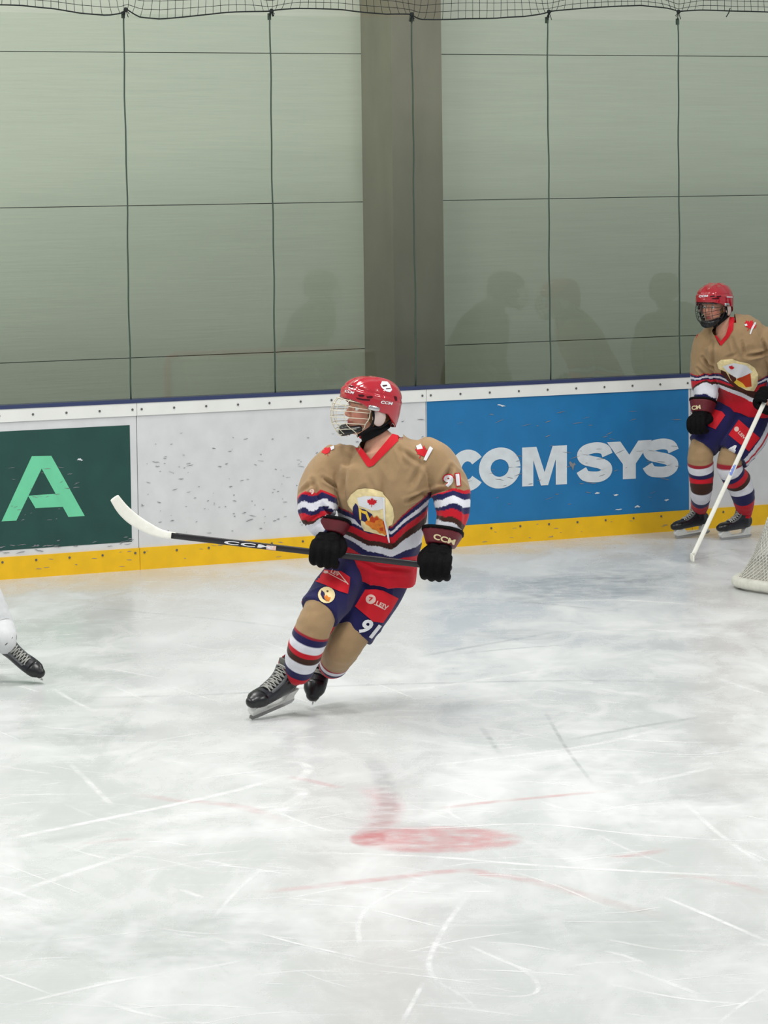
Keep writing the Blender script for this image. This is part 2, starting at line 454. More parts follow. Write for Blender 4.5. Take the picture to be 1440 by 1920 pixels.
def build_glove(M, root, side, cuff_pts, cuffcol, voxel=0.0045):
    """M places the fist; cuff_pts: world (centre, rx, ry) from wrist up the forearm"""
    parts = [xf(p, M) for p in glove_geo(side)]
    me = union(parts, voxel, 2, 0.4)
    o = mesh_obj('glove', me, m_black, root)
    c = Loft(cuff_pts, ax=tuple(M.to_3x3() @ Vector((1, 0, 0))), n=36, step=.008, power=2.5)
    cm = union([c.part], .005, 2, .4)
    cu = mesh_obj('cuff', cm, cuffcol, o, label=None)
    b2 = Loft([(Vector(cuff_pts[-1][0]) , cuff_pts[-1][1] * 1.03, cuff_pts[-1][2] * 1.03), (Vector(cuff_pts[-1][0]) + (Vector(cuff_pts[-1][0]) - Vector(cuff_pts[-2][0])).normalized() * .014, cuff_pts[-1][1] * 1.03, cuff_pts[-1][2] * 1.03)], ax=tuple(M.to_3x3() @ Vector((1, 0, 0))), n=36, power=2.5)
    mk('cuff_binding', *b2.part, m_black, o, True)
    return o, me, cm
def frame(x, z, origin):
    X = Vector(x).normalized(); Z = Vector(z); Z = (Z - X * Z.dot(X)).normalized(); Y = Z.cross(X)
    M = Matrix((X, Y, Z)).transposed().to_4x4(); M.translation = Vector(origin); return M

# ------------------------------------------------------------------ head and helmet (local: x forward, y left, z up)
def head_geo():
    P_ = [ellipsoid((-.012, 0, .030), (.095, .075, .092)), ellipsoid((.028, 0, -.030), (.060, .059, .085)),
          ellipsoid((.052, 0, -.088), (.034, .034, .028)), ellipsoid((.01, 0, -.06), (.062, .056, .045)),
          ellipsoid((.052, .030, -.022), (.028, .026, .030)), ellipsoid((.052, -.030, -.022), (.028, .026, .030)),
          Loft([(Vector((.082, 0, .022)), .008, .008), (Vector((.094, 0, .000)), .009, .010), (Vector((.106, 0, -.024)), .012, .011)], ax=(0, 1, 0), n=14, step=.006, cap0='round', cap1='round').part,
          ellipsoid((.096, .011, -.030), (.011, .008, .008)), ellipsoid((.096, -.011, -.030), (.011, .008, .008)),
          tube(smooth_path([(.062, .048, .022), (.079, .030, .031), (.083, 0, .026), (.079, -.030, .031), (.062, -.048, .022)], 4), .008, 10),
          ellipsoid((.086, 0, -.054), (.010, .023, .0065)), ellipsoid((.084, 0, -.066), (.010, .020, .0070)),
          ellipsoid((-.012, .074, -.012), (.018, .009, .031)), ellipsoid((-.012, -.074, -.012), (.018, .009, .031))]
    return P_
def helmet_pt(a, u, off=0.0):
    """a azimuth (0 front), u 0 at the lower edge .. 1 at the crown"""
    c = cos(a); s = sin(a); aa = abs(math.remainder(a, 2 * pi))
    ze = np.interp(aa, [0, .6, 1.0, 1.25, 1.5, 1.9, 2.2, 2.7, pi], [.050, .046, .032, .012, .006, -.002, -.040, -.062, -.066])
    zc = .045; Hh = .112
    z = ze + (zc + Hh - ze) * (1 - (1 - u) ** 1.5)
    if u >= 1: z = zc + Hh
    if z > zc: s_ = max(0.0, 1 - ((z - zc) / Hh) ** 2.35) ** (1 / 2.2)
    else: s_ = 1 - .10 * ((zc - z) / .11) ** 2
    ax = .146 if c > 0 else .142; ay = .114
    k = (abs(c) ** 2.25 + abs(s) ** 2.25) ** (-1 / 2.25)
    p = Vector((ax * c * k * s_ - .006, ay * s * k * s_, z))
    nrm = Vector((c / ax, s / ay, max(0, (z - zc)) / Hh / .1)).normalized()
    # moulded relief: centre ridge, side ridges, step between the front and rear shells
    d = 0.0
    y = p.y
    if z > .07:
        d += .0045 * math.exp(-((abs(y) - .030) / .010) ** 2) - .003 * math.exp(-(y / .012) ** 2)
        d += .003 * math.exp(-((abs(y) - .068) / .009) ** 2)
    step = 1 / (1 + math.exp((p.x + .012 - .10 * (z - .05)) / .002))
    d += .0045 * step
    band = math.exp(-((z - .070 - .02 * c) / .006) ** 2)
    d += .003 * band
    d -= .003 * math.exp(-((z - .084 - .02 * c) / .005) ** 2) * (1 if c > -.2 else .3)
    return p + nrm * (d + off)
def helmet_geo():
    n = 96; R = 40; v = []; f = []
    for j in range(R + 1):
        for i in range(n): v.append(helmet_pt(2 * pi * i / n, j / R))
    for j in range(R):
        for i in range(n): f.append((j * n + i, j * n + (i + 1) % n, (j + 1) * n + (i + 1) % n, (j + 1) * n + i))
    k = len(v)                      # inner shell
    for j in range(R + 1):
        for i in range(n):
            p = v[j * n + i]; v.append(Vector((p.x * .95 - .0004, p.y * .94, p.z - (.006 if j else 0))))
    for j in range(R):
        for i in range(n): f.append((k + j * n + i, k + (j + 1) * n + i, k + (j + 1) * n + (i + 1) % n, k + j * n + (i + 1) % n))
    for i in range(n): f.append((i, k + i, k + (i + 1) % n, (i + 1) % n))
    return v, f
HELM = helmet_geo()
def cage_geo():
    bars = []; r = .0018
    def hb(z, R, W, cx, a, r=r, z1=None):
        z1 = z if z1 is None else z1
        pts = []
        for i in range(25):
            b = radians(-a + 2 * a * i / 24); pts.append((cx + R * cos(b), W * sin(b), z + (z1 - z) * abs(sin(b)) ** 1.5))
        return tube(pts, r, 6)
    prof = [(.046, .148, .098, .012), (.020, .165, .104, .012), (-.014, .172, .103, .012), (-.046, .170, .098, .012), (-.076, .160, .088, .012), (-.104, .140, .070, .014), (-.126, .112, .048, .018)]
    for k, (z, R, W, cx) in enumerate(prof):
        bars.append(hb(z, R, W, cx, 82 if k < 4 else (78 if k < 6 else 70), r * (1.35 if k in (0, 6) else 1), z1=z + (-.012 if k < 2 else (.004 * k))))
    for yy in (-.062, -.030, .0, .030, .062):
        pts = []
        for (z, R, W, cx) in prof:
            sb = yy / W
            if abs(sb) > .93: sb = math.copysign(.93, sb)
            b = math.asin(sb); pts.append((cx + R * cos(b) - .002, yy if abs(yy) < W * .93 else W * sb, z))
        bars.append(tube(smooth_path(pts, 4), r, 6))
    for sg in (-1, 1):              # side rim
        pts = []
        for k, (z, R, W, cx) in enumerate(prof):
            b = radians(82 if k < 4 else (78 if k < 6 else 70)); zz = z + (-.012 if k < 2 else (.004 * k)) * 1
            pts.append((cx + R * cos(b), sg * W * sin(b), zz))
        bars.append(tube(smooth_path(pts, 3), r * 1.3, 6))
    return join(bars)
CAGE = cage_geo()
def build_head(root, body_parts, M, hc, cagem, opts):
    """helmet, cage and hair; M head matrix. returns helmet bvh"""
    v = [M @ p for p in HELM[0]]
    h = mk('helmet', v, HELM[1], hc, root, True)
    bvh = BVHTree.FromPolygons(v, HELM[1])
    cg = xf(CAGE, M); mk('face_cage', cg[0], cg[1], cagem, h, True, label=opts.get('cage_label'))
    # chin cup + J clips + straps + ear guards
    cup = Loft([(Vector((.058, -.056, -.083)), .013, .017), (Vector((.104, -.036, -.098)), .012, .022), (Vector((.120, 0, -.104)), .012, .026), (Vector((.104, .036, -.098)), .012, .022), (Vector((.058, .056, -.083)), .013, .017)], ax=(1, 0, 0), n=16, cap0='round', cap1='round')
    mk('chin_cup', *xf(cup.part, M), m_blackp, h, True)
    for sg in (-1, 1):
        e = ellipsoid((-.012, sg * .104, -.020), (.034, .009, .042), 24, 10)
        mk('ear_guard', *xf(e, M), m_ear, h, True)
        st = tube(smooth_path([(.030, sg * .106, .020), (.014, sg * .105, -.03), (.020, sg * .094, -.068), (.045, sg * .070, -.100), (.060, sg * .045, -.120)], 5), .006, 6)
        st2 = tube(smooth_path([(-.080, sg * .085, -.030), (-.040, sg * .092, -.060), (.012, sg * .093, -.076), (.035, sg * .078, -.094)], 5), .006, 6)
        mk('strap', *xf(join([st, st2]), M), m_strap, h, True)
        jc = Loft([(Vector((.046, sg * .112, .022)), .007, .012), (Vector((.020, sg * .117, .018)), .006, .012), (Vector((.000, sg * .116, .016)), .004, .010)], ax=(0, 1, 0), n=12, cap0='round', cap1='round')
        mk('cage_clip', *xf(jc.part, M), m_steel, h, True)
    hr = union([xf(ellipsoid((-.030, 0, -.012), (.084, .080, .075)), M), xf(ellipsoid((-.055, 0, -.065), (.045, .060, .045)), M)], .006, 2)
    mesh_obj('hair', hr, m_hair, root)
    for sg in (-1, 1):
        ey = xf(ellipsoid((.070, sg * .030, .006), (.0125, .0125, .0125), 16, 10), M); eo = mk('eye', ey[0], ey[1], m_eye, root, True)
        ir = xf(ellipsoid((.0795, sg * .030, .005), (.0035, .0060, .0060), 14, 8), M); mk('iris', ir[0], ir[1], m_iris, eo, True)
    return h, bvh
def skin_color(me, M):
    co = coords(me); Mi = np.array(M.inverted()); q = co @ Mi[:3, :3].T + Mi[:3, 3]
    c = np.tile(np.array(SKIN), (len(co), 1))
    def g(cx, cy, cz, sx, sy, sz):
        return np.exp(-(((q[:, 0] - cx) / sx) ** 2 + ((q[:, 1] - cy) / sy) ** 2 + ((q[:, 2] - cz) / sz) ** 2))
    def mixc(w, col):
        nonlocal c
        w = np.clip(w, 0, 1)[:, None]; c = c * (1 - w) + np.array(col) * w
    mixc(.6 * (g(.07, .045, -.03, .04, .022, .022) + g(.07, -.045, -.03, .04, .022, .022)), lin((205, 110, 100)))
    mixc(.5 * g(.105, 0, -.024, .02, .02, .015), lin((205, 115, 100)))
    mixc(1.2 * g(.092, 0, -.060, .02, .024, .011), lin((165, 75, 75)))
    for sg in (-1, 1): mixc(1.1 * g(.080, sg * .032, .032, .03, .02, .0055), lin((85, 58, 40)))
    return c

# ------------------------------------------------------------------ person builder
def band_color(vals, bounds, cols):
    """vals array; bounds ascending thresholds; cols one more than bounds"""
    out = np.zeros((len(vals), 4)); idx = np.searchsorted(np.array(bounds), vals)
    for k, c in enumerate(cols): out[idx == k] = c
    return out
def build_person(cfg):
    global ORG
    ORG = Vector(cfg['loc'])
    root = empty('person', ORG, cfg['label'], 'person')
    Mh = cfg['head']; K = cfg
    # --- body, one continuous surface
    parts = [xf(p, Mh) for p in head_geo()]
    neck0 = Mh @ Vector((-.015, 0, -.05)); tor = K['torso']
    parts.append(Loft([(neck0, .054, .054), (tor[-1][0], .058, .056), (tor[-2][0], .094, .080), (tor[-3][0], .09, .07)], n=24, step=.02).part)
    shr = lambda pts, k: [(p[0], p[1] * k, p[2] * k) for p in pts]
    parts.append(Loft(shr(tor[1:-1], .84), ax=K['tax'], n=40, step=.03, cap0='round', cap1='flat').part)
    for s in ('L', 'R'):
        parts.append(Loft(shr(K['arm' + s], .62), n=20, step=.03, cap0='round', cap1='round').part)
        hp = K['hand' + s]; parts.append(ellipsoid(hp, (.03, .03, .035), 16, 10))
        parts.append(Loft([(K['arm' + s][-1][0], .034, .028), (hp, .032, .024)], n=16, step=.02).part)
        parts.append(Loft(shr(K['thigh' + s], .72), n=20, step=.03, cap0='round', cap1='round').part)
        parts.append(Loft(shr(K['shin' + s], .66), n=20, step=.03, cap0='round', cap1='round').part)
    parts.append(Loft(shr(K['pelvis'], .84), ax=K['tax'], n=32, step=.03, cap0='round', cap1='round').part)
    body = union(parts, .0055, 2, .35)
    mesh_obj('body', body, m_skin, root, skin_color(body, Mh))
    # --- helmet
    h, hb = build_head(root, parts, Mh, K['helmet_mat'], K['cage_mat'], K)
    # --- neck guard
    ng = Loft([(neck0.lerp(tor[-1][0], .32), .068, .066), (neck0.lerp(tor[-1][0], .95), .082, .078)], n=32, step=.01)
    mesh_obj('neck_guard', union([ng.part], .006, 3), m_strap, root)
    # --- jersey
    T = Loft(tor, ax=K['tax'], n=64, step=.012, power=2.25)
    AL = Loft(K['armL'], n=40, step=.010, cap0='round'); AR = Loft(K['armR'], n=40, step=.010, cap0='round')
    jm = union([T.part, AL.part, AR.part], .0055, 10, .5)
    cloth_folds(jm, K.get('fold', .013), (8, 8, 3.2), K['creases'], K['seed'])
    co = coords(jm); col = np.zeros((len(co), 4)); where = np.zeros(len(co), int); tt = np.zeros(len(co))
    for i, p in enumerate(co):
        p = Vector(p); a = T.near(p); b = AL.near(p); c = AR.near(p)
        ds = (a[0] - .004, b[0], c[0]); where[i] = ds.index(min(ds))
    for k, Lf in ((1, AL), (2, AR)):
        mk_ = where == k; tt[mk_] = Lf.tline(co[mk_])
    loc = co - np.array(ORG)
    for k, fn in ((0, K['torso_col']), (1, K['sleeveL']), (2, K['sleeveR'])):
        msk = where == k
        Lf = (T, AL, AR)[k]
        if k:
            bd = fn[0]
            if bd[0] > 10:      # band edges read off the photograph, turned into lengths along the sleeve
                cy = np.array([960 - F * (Vector(q_[:3]) - CAM).dot(UP) / (Vector(q_[:3]) - CAM).dot(FW) for q_ in Lf.S]); cy = np.maximum.accumulate(cy) + np.arange(len(cy)) * 1e-4
                bd = [Lf.t[-1] - np.interp(y_, cy, Lf.t) for y_ in bd]
                for z_ in range(1, len(bd)): bd[z_] = max(bd[z_], bd[z_ - 1] + .001)
            col[msk] = band_color(Lf.t[-1] - tt[msk] + .006 * np.sin(loc[msk, 0] * 60), bd, fn[1])
        else: col[msk] = fn(loc[msk])
    jb = bvh_of(jm)
    # neck opening: cut a V
    cut = K['vcut'](loc)
    bm = bmesh.new(); bm.from_mesh(jm); lay = None
    a = bm.verts.layers.float_color.new('Col')
    bm.verts.ensure_lookup_table()
    for v in bm.verts: v[a] = col[v.index]
    bmesh.ops.delete(bm, geom=[v for v in bm.verts if cut[v.index]], context='VERTS'); bm.to_mesh(jm); bm.free()
    jer = mesh_obj('jersey', jm, m_cloth, root)
    cn = tor[-1][0]; tx = Vector(K['tax']); ty = Vector((0, 0, 1)).cross(tx); rr_ = tor[-1][1]
    zt = K['zcol']; pts = [Vector((cn.x, cn.y, zt)) + tx * (rr_ * 1.13) * cos(q_) + ty * (rr_ * 1.08) * sin(q_) for q_ in np.linspace(-.45, pi - .3, 24)]
    mk('collar_band', *tube(pts, .010, 8), m_red, jer, True)
    # --- pants
    TL = Loft(K['thighL'], ax=K['tax'], n=44, step=.012, power=2.2); TR = Loft(K['thighR'], ax=K['tax'], n=44, step=.012, power=2.2)
    PV = Loft(K['pelvis'], ax=K['tax'], n=44, step=.012, cap1='round', power=2.2)
    pm = union([TL.part, TR.part, PV.part], .006, 4)
    cloth_folds(pm, .006, (8, 8, 5), K.get('pcreases', ()), K['seed'] + 5)
    co = coords(pm); col = np.tile(np.array(K['pants_col']), (len(co), 1))
    for i, p in enumerate(co):
        p = Vector(p); a = TL.near(p); b = TR.near(p); Lf, q, sg = (TL, a, 0) if a[0] < b[0] else (TR, b, 1)
        if q[0] < .04:
            ang = (q[2] if sg == 0 else pi - q[2]); ang = math.remainder(ang - radians(K.get('stripe_ang', (-50, 12))[sg]), 2 * pi)
            w = abs(ang)
            if w < .34: col[i] = K['stripe'][0] if (w < .09 or .20 < w < .27) else K['stripe'][1]
    pb = bvh_of(pm)
    pan = mesh_obj('hockey_pants', pm, m_cloth, root, col)
    # --- socks
    sb = {}
    for s in ('R', 'L'):
        S = Loft(K['shin' + s] + [(K['skate' + s] @ Vector((-.046, 0, .145)), .042, .040)], ax=K['tax'], n=64, step=.005, cap0='round')
        v = S.v; cols = np.zeros((len(v), 4)); tv = np.array([S.t[min(i // S.n, len(S.t) - 1)] for i in range(len(v))])
        tv[-2] = 0; tv[-1] = S.t[-1]
        cc = band_color(tv / S.t[-1], *(K['sock'] if s == 'R' or 'sockL' not in K else K['sockL']))
        vv = []
        for i, p in enumerate(v):
            ctr = Vector(S.S[min(i // S.n, len(S.t) - 1), :3]); dr = (p - ctr)
            vv.append(p + dr * (.045 * noise.noise(Vector((p.x * 14, p.y * 14, p.z * 30 + K['seed'])))))
        me = bpy.data.meshes.new('sock'); me.from_pydata([tuple(p) for p in vv], [], S.f); me.update()
        bm = bmesh.new(); bm.from_mesh(me); bmesh.ops.recalc_face_normals(bm, faces=bm.faces); bm.to_mesh(me); bm.free()
        mesh_obj('sock', me, m_cloth, root, cc)
        build_skate(K['skate' + s], root)
    gl = {}
    for s in ('R', 'L'):
        gl[s] = build_glove(K['glove' + s], root, 1 if s == 'L' else -1, K['cuff' + s], K['cuff_mat'])
    return dict(root=root, helmet=h, hb=hb, jersey=jer, jb=jb, pants=pan, pb=pb, gloves=gl)
V3 = Vector
def arm_cuff(M, wrist_w, r0=(.052, .044), r1=(.066, .056), ln=.11):
    a = M @ V3((0, .006, .085)); d = (V3(wrist_w) - a).normalized()
    return [(a, *r0), (a + d * ln * .5, (r0[0] + r1[0]) / 2, (r0[1] + r1[1]) / 2), (a + d * ln, *r1)]
STR = [NAVY, WHITE, BROWN, RED, NAVY, WHITE, NAVY, RED, TAN]


# ================================================================== SETTING
ORG = Vector((0, 0, 0))
def ice_material():
    m = bpy.data.materials.new('ice'); m.use_nodes = True; nt = m.node_tree; b = nt.nodes['Principled BSDF']
    L = nt.links.new
    tc = nt.nodes.new('ShaderNodeTexCoord')
    def nz(scale, rot, st, det=6, rough=.6, dist=0.0):
        mp = nt.nodes.new('ShaderNodeMapping'); mp.inputs['Rotation'].default_value = (0, 0, rot); mp.inputs['Scale'].default_value = st
        n = nt.nodes.new('ShaderNodeTexNoise'); n.inputs['Scale'].default_value = scale; n.inputs['Detail'].default_value = det
        n.inputs['Roughness'].default_value = rough; n.inputs['Distortion'].default_value = dist
        L(tc.outputs['Object'], mp.inputs[0]); L(mp.outputs[0], n.inputs['Vector']); return n.outputs['Fac']
    def ramp(x, a, c, lo=0.0, hi=1.0):
        r = nt.nodes.new('ShaderNodeMapRange'); r.inputs[1].default_value = a; r.inputs[2].default_value = c
        r.inputs[3].default_value = lo; r.inputs[4].default_value = hi; r.interpolation_type = 'SMOOTHSTEP'; L(x, r.inputs[0]); return r.outputs[0]
    def math_(op, x, y):
        n = nt.nodes.new('ShaderNodeMath'); n.operation = op
        for i, q in enumerate((x, y)):
            if isinstance(q, (int, float)): n.inputs[i].default_value = q
            else: L(q, n.inputs[i])
        return n.outputs[0]
    cloud = ramp(nz(1.1, .2, (1, .55, 1), 7, .62, .6), .35, .68)
    cloud2 = ramp(nz(3.6, -.3, (1, .4, 1), 8, .65, .8), .35, .7)
    s1 = ramp(nz(5, .35, (.18, 4.5, 1), 5, .7), .58, .75)
    s2 = ramp(nz(5, -.5, (.16, 5.5, 1), 5, .7), .60, .76)
    s3 = ramp(nz(7, .05, (.2, 4, 1), 5, .7), .56, .75)
    snow = math_('MINIMUM', math_('ADD', math_('MULTIPLY', cloud, .42), math_('ADD', math_('MULTIPLY', cloud2, .28), math_('ADD', math_('MULTIPLY', s1, .32), math_('ADD', math_('MULTIPLY', s2, .26), math_('MULTIPLY', s3, .22))))), 1.0)
    mix = nt.nodes.new('ShaderNodeMix'); mix.data_type = 'RGBA'
    mix.inputs[6].default_value = lin((198, 200, 200)); mix.inputs[7].default_value = lin((221, 222, 222))
    L(snow, mix.inputs[0]); L(mix.outputs[2], b.inputs['Base Color'])
    L(ramp(snow, 0, 1, .22, .55), b.inputs['Roughness']); b.inputs['Specular IOR Level'].default_value = .3
    bp = nt.nodes.new('ShaderNodeBump'); bp.inputs['Strength'].default_value = .12; bp.inputs['Distance'].default_value = .01
    L(snow, bp.inputs['Height']); L(bp.outputs[0], b.inputs['Normal'])
    return m
m_ice = ice_material()
def plane_quad(name, pts, m, kind='structure'):
    o = mk(name, pts, [tuple(range(len(pts)))], m); o['kind'] = kind; return o
W = lambda s, off, z: O + U * s + N * off + Vector((0, 0, z))
floor = plane_quad('floor', [W(-16, 0.0, 0), W(-16, 32, 0), W(22, 32, 0), W(22, 0.0, 0)], m_ice)
floor['label'] = 'white skated ice surface of the rink'
m_conc = mat('concrete_floor', (120, 122, 118), .8, .3, .2, 6, .1, 3)
wk = plane_quad('trim_1', [W(-16, -0.02, -.002), W(22, -0.02, -.002), W(22, -3, -.002), W(-16, -3, -.002)], m_conc)
wk['label'] = 'concrete walkway behind the boards'

# marks in the ice: soft painted or scratched ribbons with their own alpha
def mark_material(name, rgb, rough=.5):
    m = bpy.data.materials.new(name); m.use_nodes = True; nt = m.node_tree; b = nt.nodes['Principled BSDF']
    b.inputs['Base Color'].default_value = lin(rgb); b.inputs['Roughness'].default_value = rough; b.inputs['Specular IOR Level'].default_value = .2
    a = nt.nodes.new('ShaderNodeVertexColor'); a.layer_name = 'Col'
    sp = nt.nodes.new('ShaderNodeSeparateColor'); nt.links.new(a.outputs['Color'], sp.inputs[0])
    tc = nt.nodes.new('ShaderNodeTexCoord'); n = nt.nodes.new('ShaderNodeTexNoise'); n.inputs['Scale'].default_value = 9; n.inputs['Detail'].default_value = 6
    nt.links.new(tc.outputs['Object'], n.inputs['Vector'])
    mr = nt.nodes.new('ShaderNodeMapRange'); mr.inputs[1].default_value = .35; mr.inputs[2].default_value = .62; mr.inputs[3].default_value = .25
    nt.links.new(n.outputs['Fac'], mr.inputs[0])
    mu = nt.nodes.new('ShaderNodeMath'); mu.operation = 'MULTIPLY'; nt.links.new(sp.outputs[0], mu.inputs[0]); nt.links.new(mr.outputs[0], mu.inputs[1])
    nt.links.new(mu.outputs[0], b.inputs['Alpha'])
    return m
mk_white = mark_material('scraped_snow', (250, 250, 250)); mk_red = mark_material('faded_red_paint', (214, 120, 124)); mk_grey = mark_material('wet_grey_and_reflection', (140, 146, 148), .15)
class Marks:
    def __init__(s): s.v = []; s.f = []; s.c = []
    def ribbon(s, pts, w, a, z):
        """pts picture points on the ice, w width in metres"""
        q = smooth_path([G(x, y, z) for x, y in pts], 8); n = len(q)
        for k, p in enumerate(q):
            p = Vector(p); t = Vector(q[min(k + 1, n - 1)]) - Vector(q[max(k - 1, 0)]); t.z = 0
            if t.length < 1e-6: t = Vector((1, 0, 0))
            t.normalize(); nn = Vector((-t.y, t.x, 0)); e = min(1, 4 * k / n, 4 * (n - 1 - k) / n)
            b = len(s.v)
            for off, al in ((-1, 0), (-.35, 1), (.35, 1), (1, 0)):
                s.v.append(p + nn * off * w / 2); s.c.append((a * al * e, 0, 0, 1))
            if k:
                for j in range(3): s.f.append((b - 4 + j, b - 3 + j, b + j + 1, b + j))
    def blob(s, cx, cy, rx, ry, a, z, n=28):
        b = len(s.v); s.v.append(G(cx, cy, z)); s.c.append((a, 0, 0, 1))
        for ring, (k, al) in enumerate(((.55, 1), (.8, .85), (1.0, 0))):
            for i in range(n):
                w = 1 + .10 * noise.noise(Vector((i * .5, cx, ring)))
                x, y = cx + rx * k * w * cos(2 * pi * i / n), cy + ry * k * w * sin(2 * pi * i / n)
                s.v.append(G(x, y, z)); s.c.append((a * al, 0, 0, 1))
        for i in range(n):
            j = (i + 1) % n; s.f.append((b, b + 1 + i, b + 1 + j))
            for r in range(2): s.f.append((b + 1 + r * n + i, b + 1 + (r + 1) * n + i, b + 1 + (r + 1) * n + j, b + 1 + r * n + j))
    def build(s, name, m, label, parent=floor):
        me = bpy.data.meshes.new(name); me.from_pydata([tuple(p) for p in s.v], [], s.f); me.update()
        a = me.color_attributes.new('Col', 'FLOAT_COLOR', 'POINT'); a.data.foreach_set('color', np.array(s.c, dtype=np.float32).ravel())
        me.materials.append(m); o = bpy.data.objects.new(name, me); link(o, parent); o['kind'] = 'stuff'; o['label'] = label; return o
M1 = Marks()
SCR = [([(20, 1575), (70, 1562), (330, 1508), (450, 1480), (545, 1452)], .05, .8), ([(530, 1428), (560, 1430), (578, 1440), (565, 1458), (540, 1470)], .05, .6),
       ([(545, 1474), (566, 1484), (556, 1500), (520, 1520), (470, 1532)], .07, .8), ([(0, 1684), (140, 1636), (285, 1588)], .045, .7), ([(0, 1436), (100, 1452)], .03, .5),
       ([(125, 1425), (170, 1470), (215, 1515)], .03, .5), ([(480, 1748), (560, 1770), (675, 1796)], .018, .9), ([(560, 1598), (800, 1606), (1000, 1622), (1200, 1634), (1440, 1645)], .04, .85),
       ([(600, 1550), (800, 1553), (1000, 1545), (1200, 1565), (1440, 1580)], .025, .85), ([(1240, 1680), (1340, 1722), (1440, 1766)], .025, .95),
       ([(885, 1670), (840, 1730), (808, 1790), (806, 1820), (822, 1842)], .022, .8), ([(790, 1650), (700, 1695), (672, 1735), (680, 1790)], .02, .6),
       ([(695, 1705), (830, 1740)], .014, .8), ([(925, 1790), (985, 1822), (1008, 1845), (1000, 1864), (950, 1868), (860, 1860)], .018, .7), ([(795, 1840), (750, 1925)], .018, .8),
       ([(1440, 1850), (1390, 1885), (1345, 1920)], .018, .9), ([(0, 1890), (160, 1853), (270, 1830)], .03, .7), ([(400, 1722), (440, 1675), (492, 1628)], .018, .5),
       ([(1280, 1500), (1350, 1565), (1430, 1620)], .025, .6), ([(1190, 1470), (1290, 1450), (1340, 1435)], .05, .5), ([(760, 1440), (900, 1425), (1120, 1395), (1300, 1350)], .05, .5),
       ([(640, 1300), (800, 1290), (1050, 1250)], .05, .4), ([(100, 1290), (130, 1310), (180, 1335)], .03, .6), ([(1040, 1420), (1120, 1405), (1300, 1415), (1420, 1400)], .03, .5),
       ([(880, 1545), (840, 1520), (860, 1500)], .02, .5), ([(340, 1820), (400, 1812), (480, 1795)], .03, .5), ([(900, 1900), (870, 1870), (800, 1830)], .015, .3),
       ([(1030, 1190), (1200, 1180), (1400, 1200)], .06, .4), ([(1000, 1130), (1150, 1125), (1330, 1135)], .06, .6), ([(200, 1560), (420, 1520), (640, 1500)], .12, .35), ([(0, 1730), (60, 1700), (120, 1690)], .25, .5)]
for p_, w_, a_ in SCR: M1.ribbon(p_, w_ * 1.25, a_ * .68, .0015)
for k in range(230):
    x = random.uniform(-60, 1500); y = random.uniform(1090, 1930) ** 1.0; L_ = random.uniform(40, 220) * (y / 1500); a = random.choice((-.25, -.12, .05, .15, .3, .6)) + random.uniform(-.1, .1)
    c_ = random.uniform(-.12, .12) * L_
    M1.ribbon([(x - L_ / 2 * cos(a), y - L_ * .25 * sin(a)), (x, y + c_ * .3), (x + L_ / 2 * cos(a), y + L_ * .25 * sin(a))], random.uniform(.008, .035), random.uniform(.15, .5), .0012 + .000001 * k)
M1.build('skate_scratches', mk_white, 'white skate scratches and scraped snow on the ice')
M2 = Marks()
M2.blob(818, 1574, 168, 27, .36, .0006); M2.blob(690, 1572, 36, 18, .3, .0008)
for p_, w_, a_ in [([(820, 1516), (900, 1506), (1000, 1496), (1150, 1482)], .05, .45), ([(470, 1674), (560, 1665), (700, 1650), (860, 1632), (920, 1640), (1010, 1655), (1250, 1722)], .07, .42),
                   ([(1135, 1606), (1200, 1602), (1250, 1590)], .06, .35), ([(250, 1488), (330, 1500), (450, 1512), (540, 1545)], .07, .28), ([(540, 1455), (600, 1468), (640, 1478)], .05, .3),
                   ([(1250, 1640), (1350, 1650), (1440, 1678)], .05, .22), ([(150, 1582), (260, 1572)], .05, .2), ([(690, 1470), (725, 1505), (712, 1550), (690, 1590)], .12, .35)]:
    M2.ribbon(p_, w_ * 1.5, a_ * .55, .0007)
M2.build('faded_red_markings', mk_red, 'faded red markings under the ice')
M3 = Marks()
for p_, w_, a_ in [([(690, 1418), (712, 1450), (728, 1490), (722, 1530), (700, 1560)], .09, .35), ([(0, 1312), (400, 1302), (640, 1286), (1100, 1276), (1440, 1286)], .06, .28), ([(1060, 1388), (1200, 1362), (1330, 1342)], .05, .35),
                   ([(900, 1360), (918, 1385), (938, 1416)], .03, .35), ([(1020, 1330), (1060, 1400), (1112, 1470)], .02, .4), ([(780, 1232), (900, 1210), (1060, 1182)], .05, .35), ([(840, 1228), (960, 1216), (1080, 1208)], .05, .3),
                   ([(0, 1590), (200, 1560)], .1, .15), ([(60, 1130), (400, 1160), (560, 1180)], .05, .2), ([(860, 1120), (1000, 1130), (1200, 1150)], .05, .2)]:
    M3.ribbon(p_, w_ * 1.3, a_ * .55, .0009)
for b_ in [(1090, 1100, 170, 26, .42), (1010, 1125, 70, 10, .3), (1180, 1080, 90, 14, .3), (970, 1190, 110, 12, .2), (1340, 1490, 90, 24, .2), (110, 1370, 180, 30, .2), (300, 1760, 330, 60, .2), (1180, 1750, 300, 50, .16), (1300, 1400, 160, 18, .15)]:  # wet patches; those below the blue advert are partly its painted reflection
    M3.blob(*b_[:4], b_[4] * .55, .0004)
M3.build('wet_and_reflection_patches', mk_grey, 'wet grey streaks and patches in the ice, partly painted board reflection')

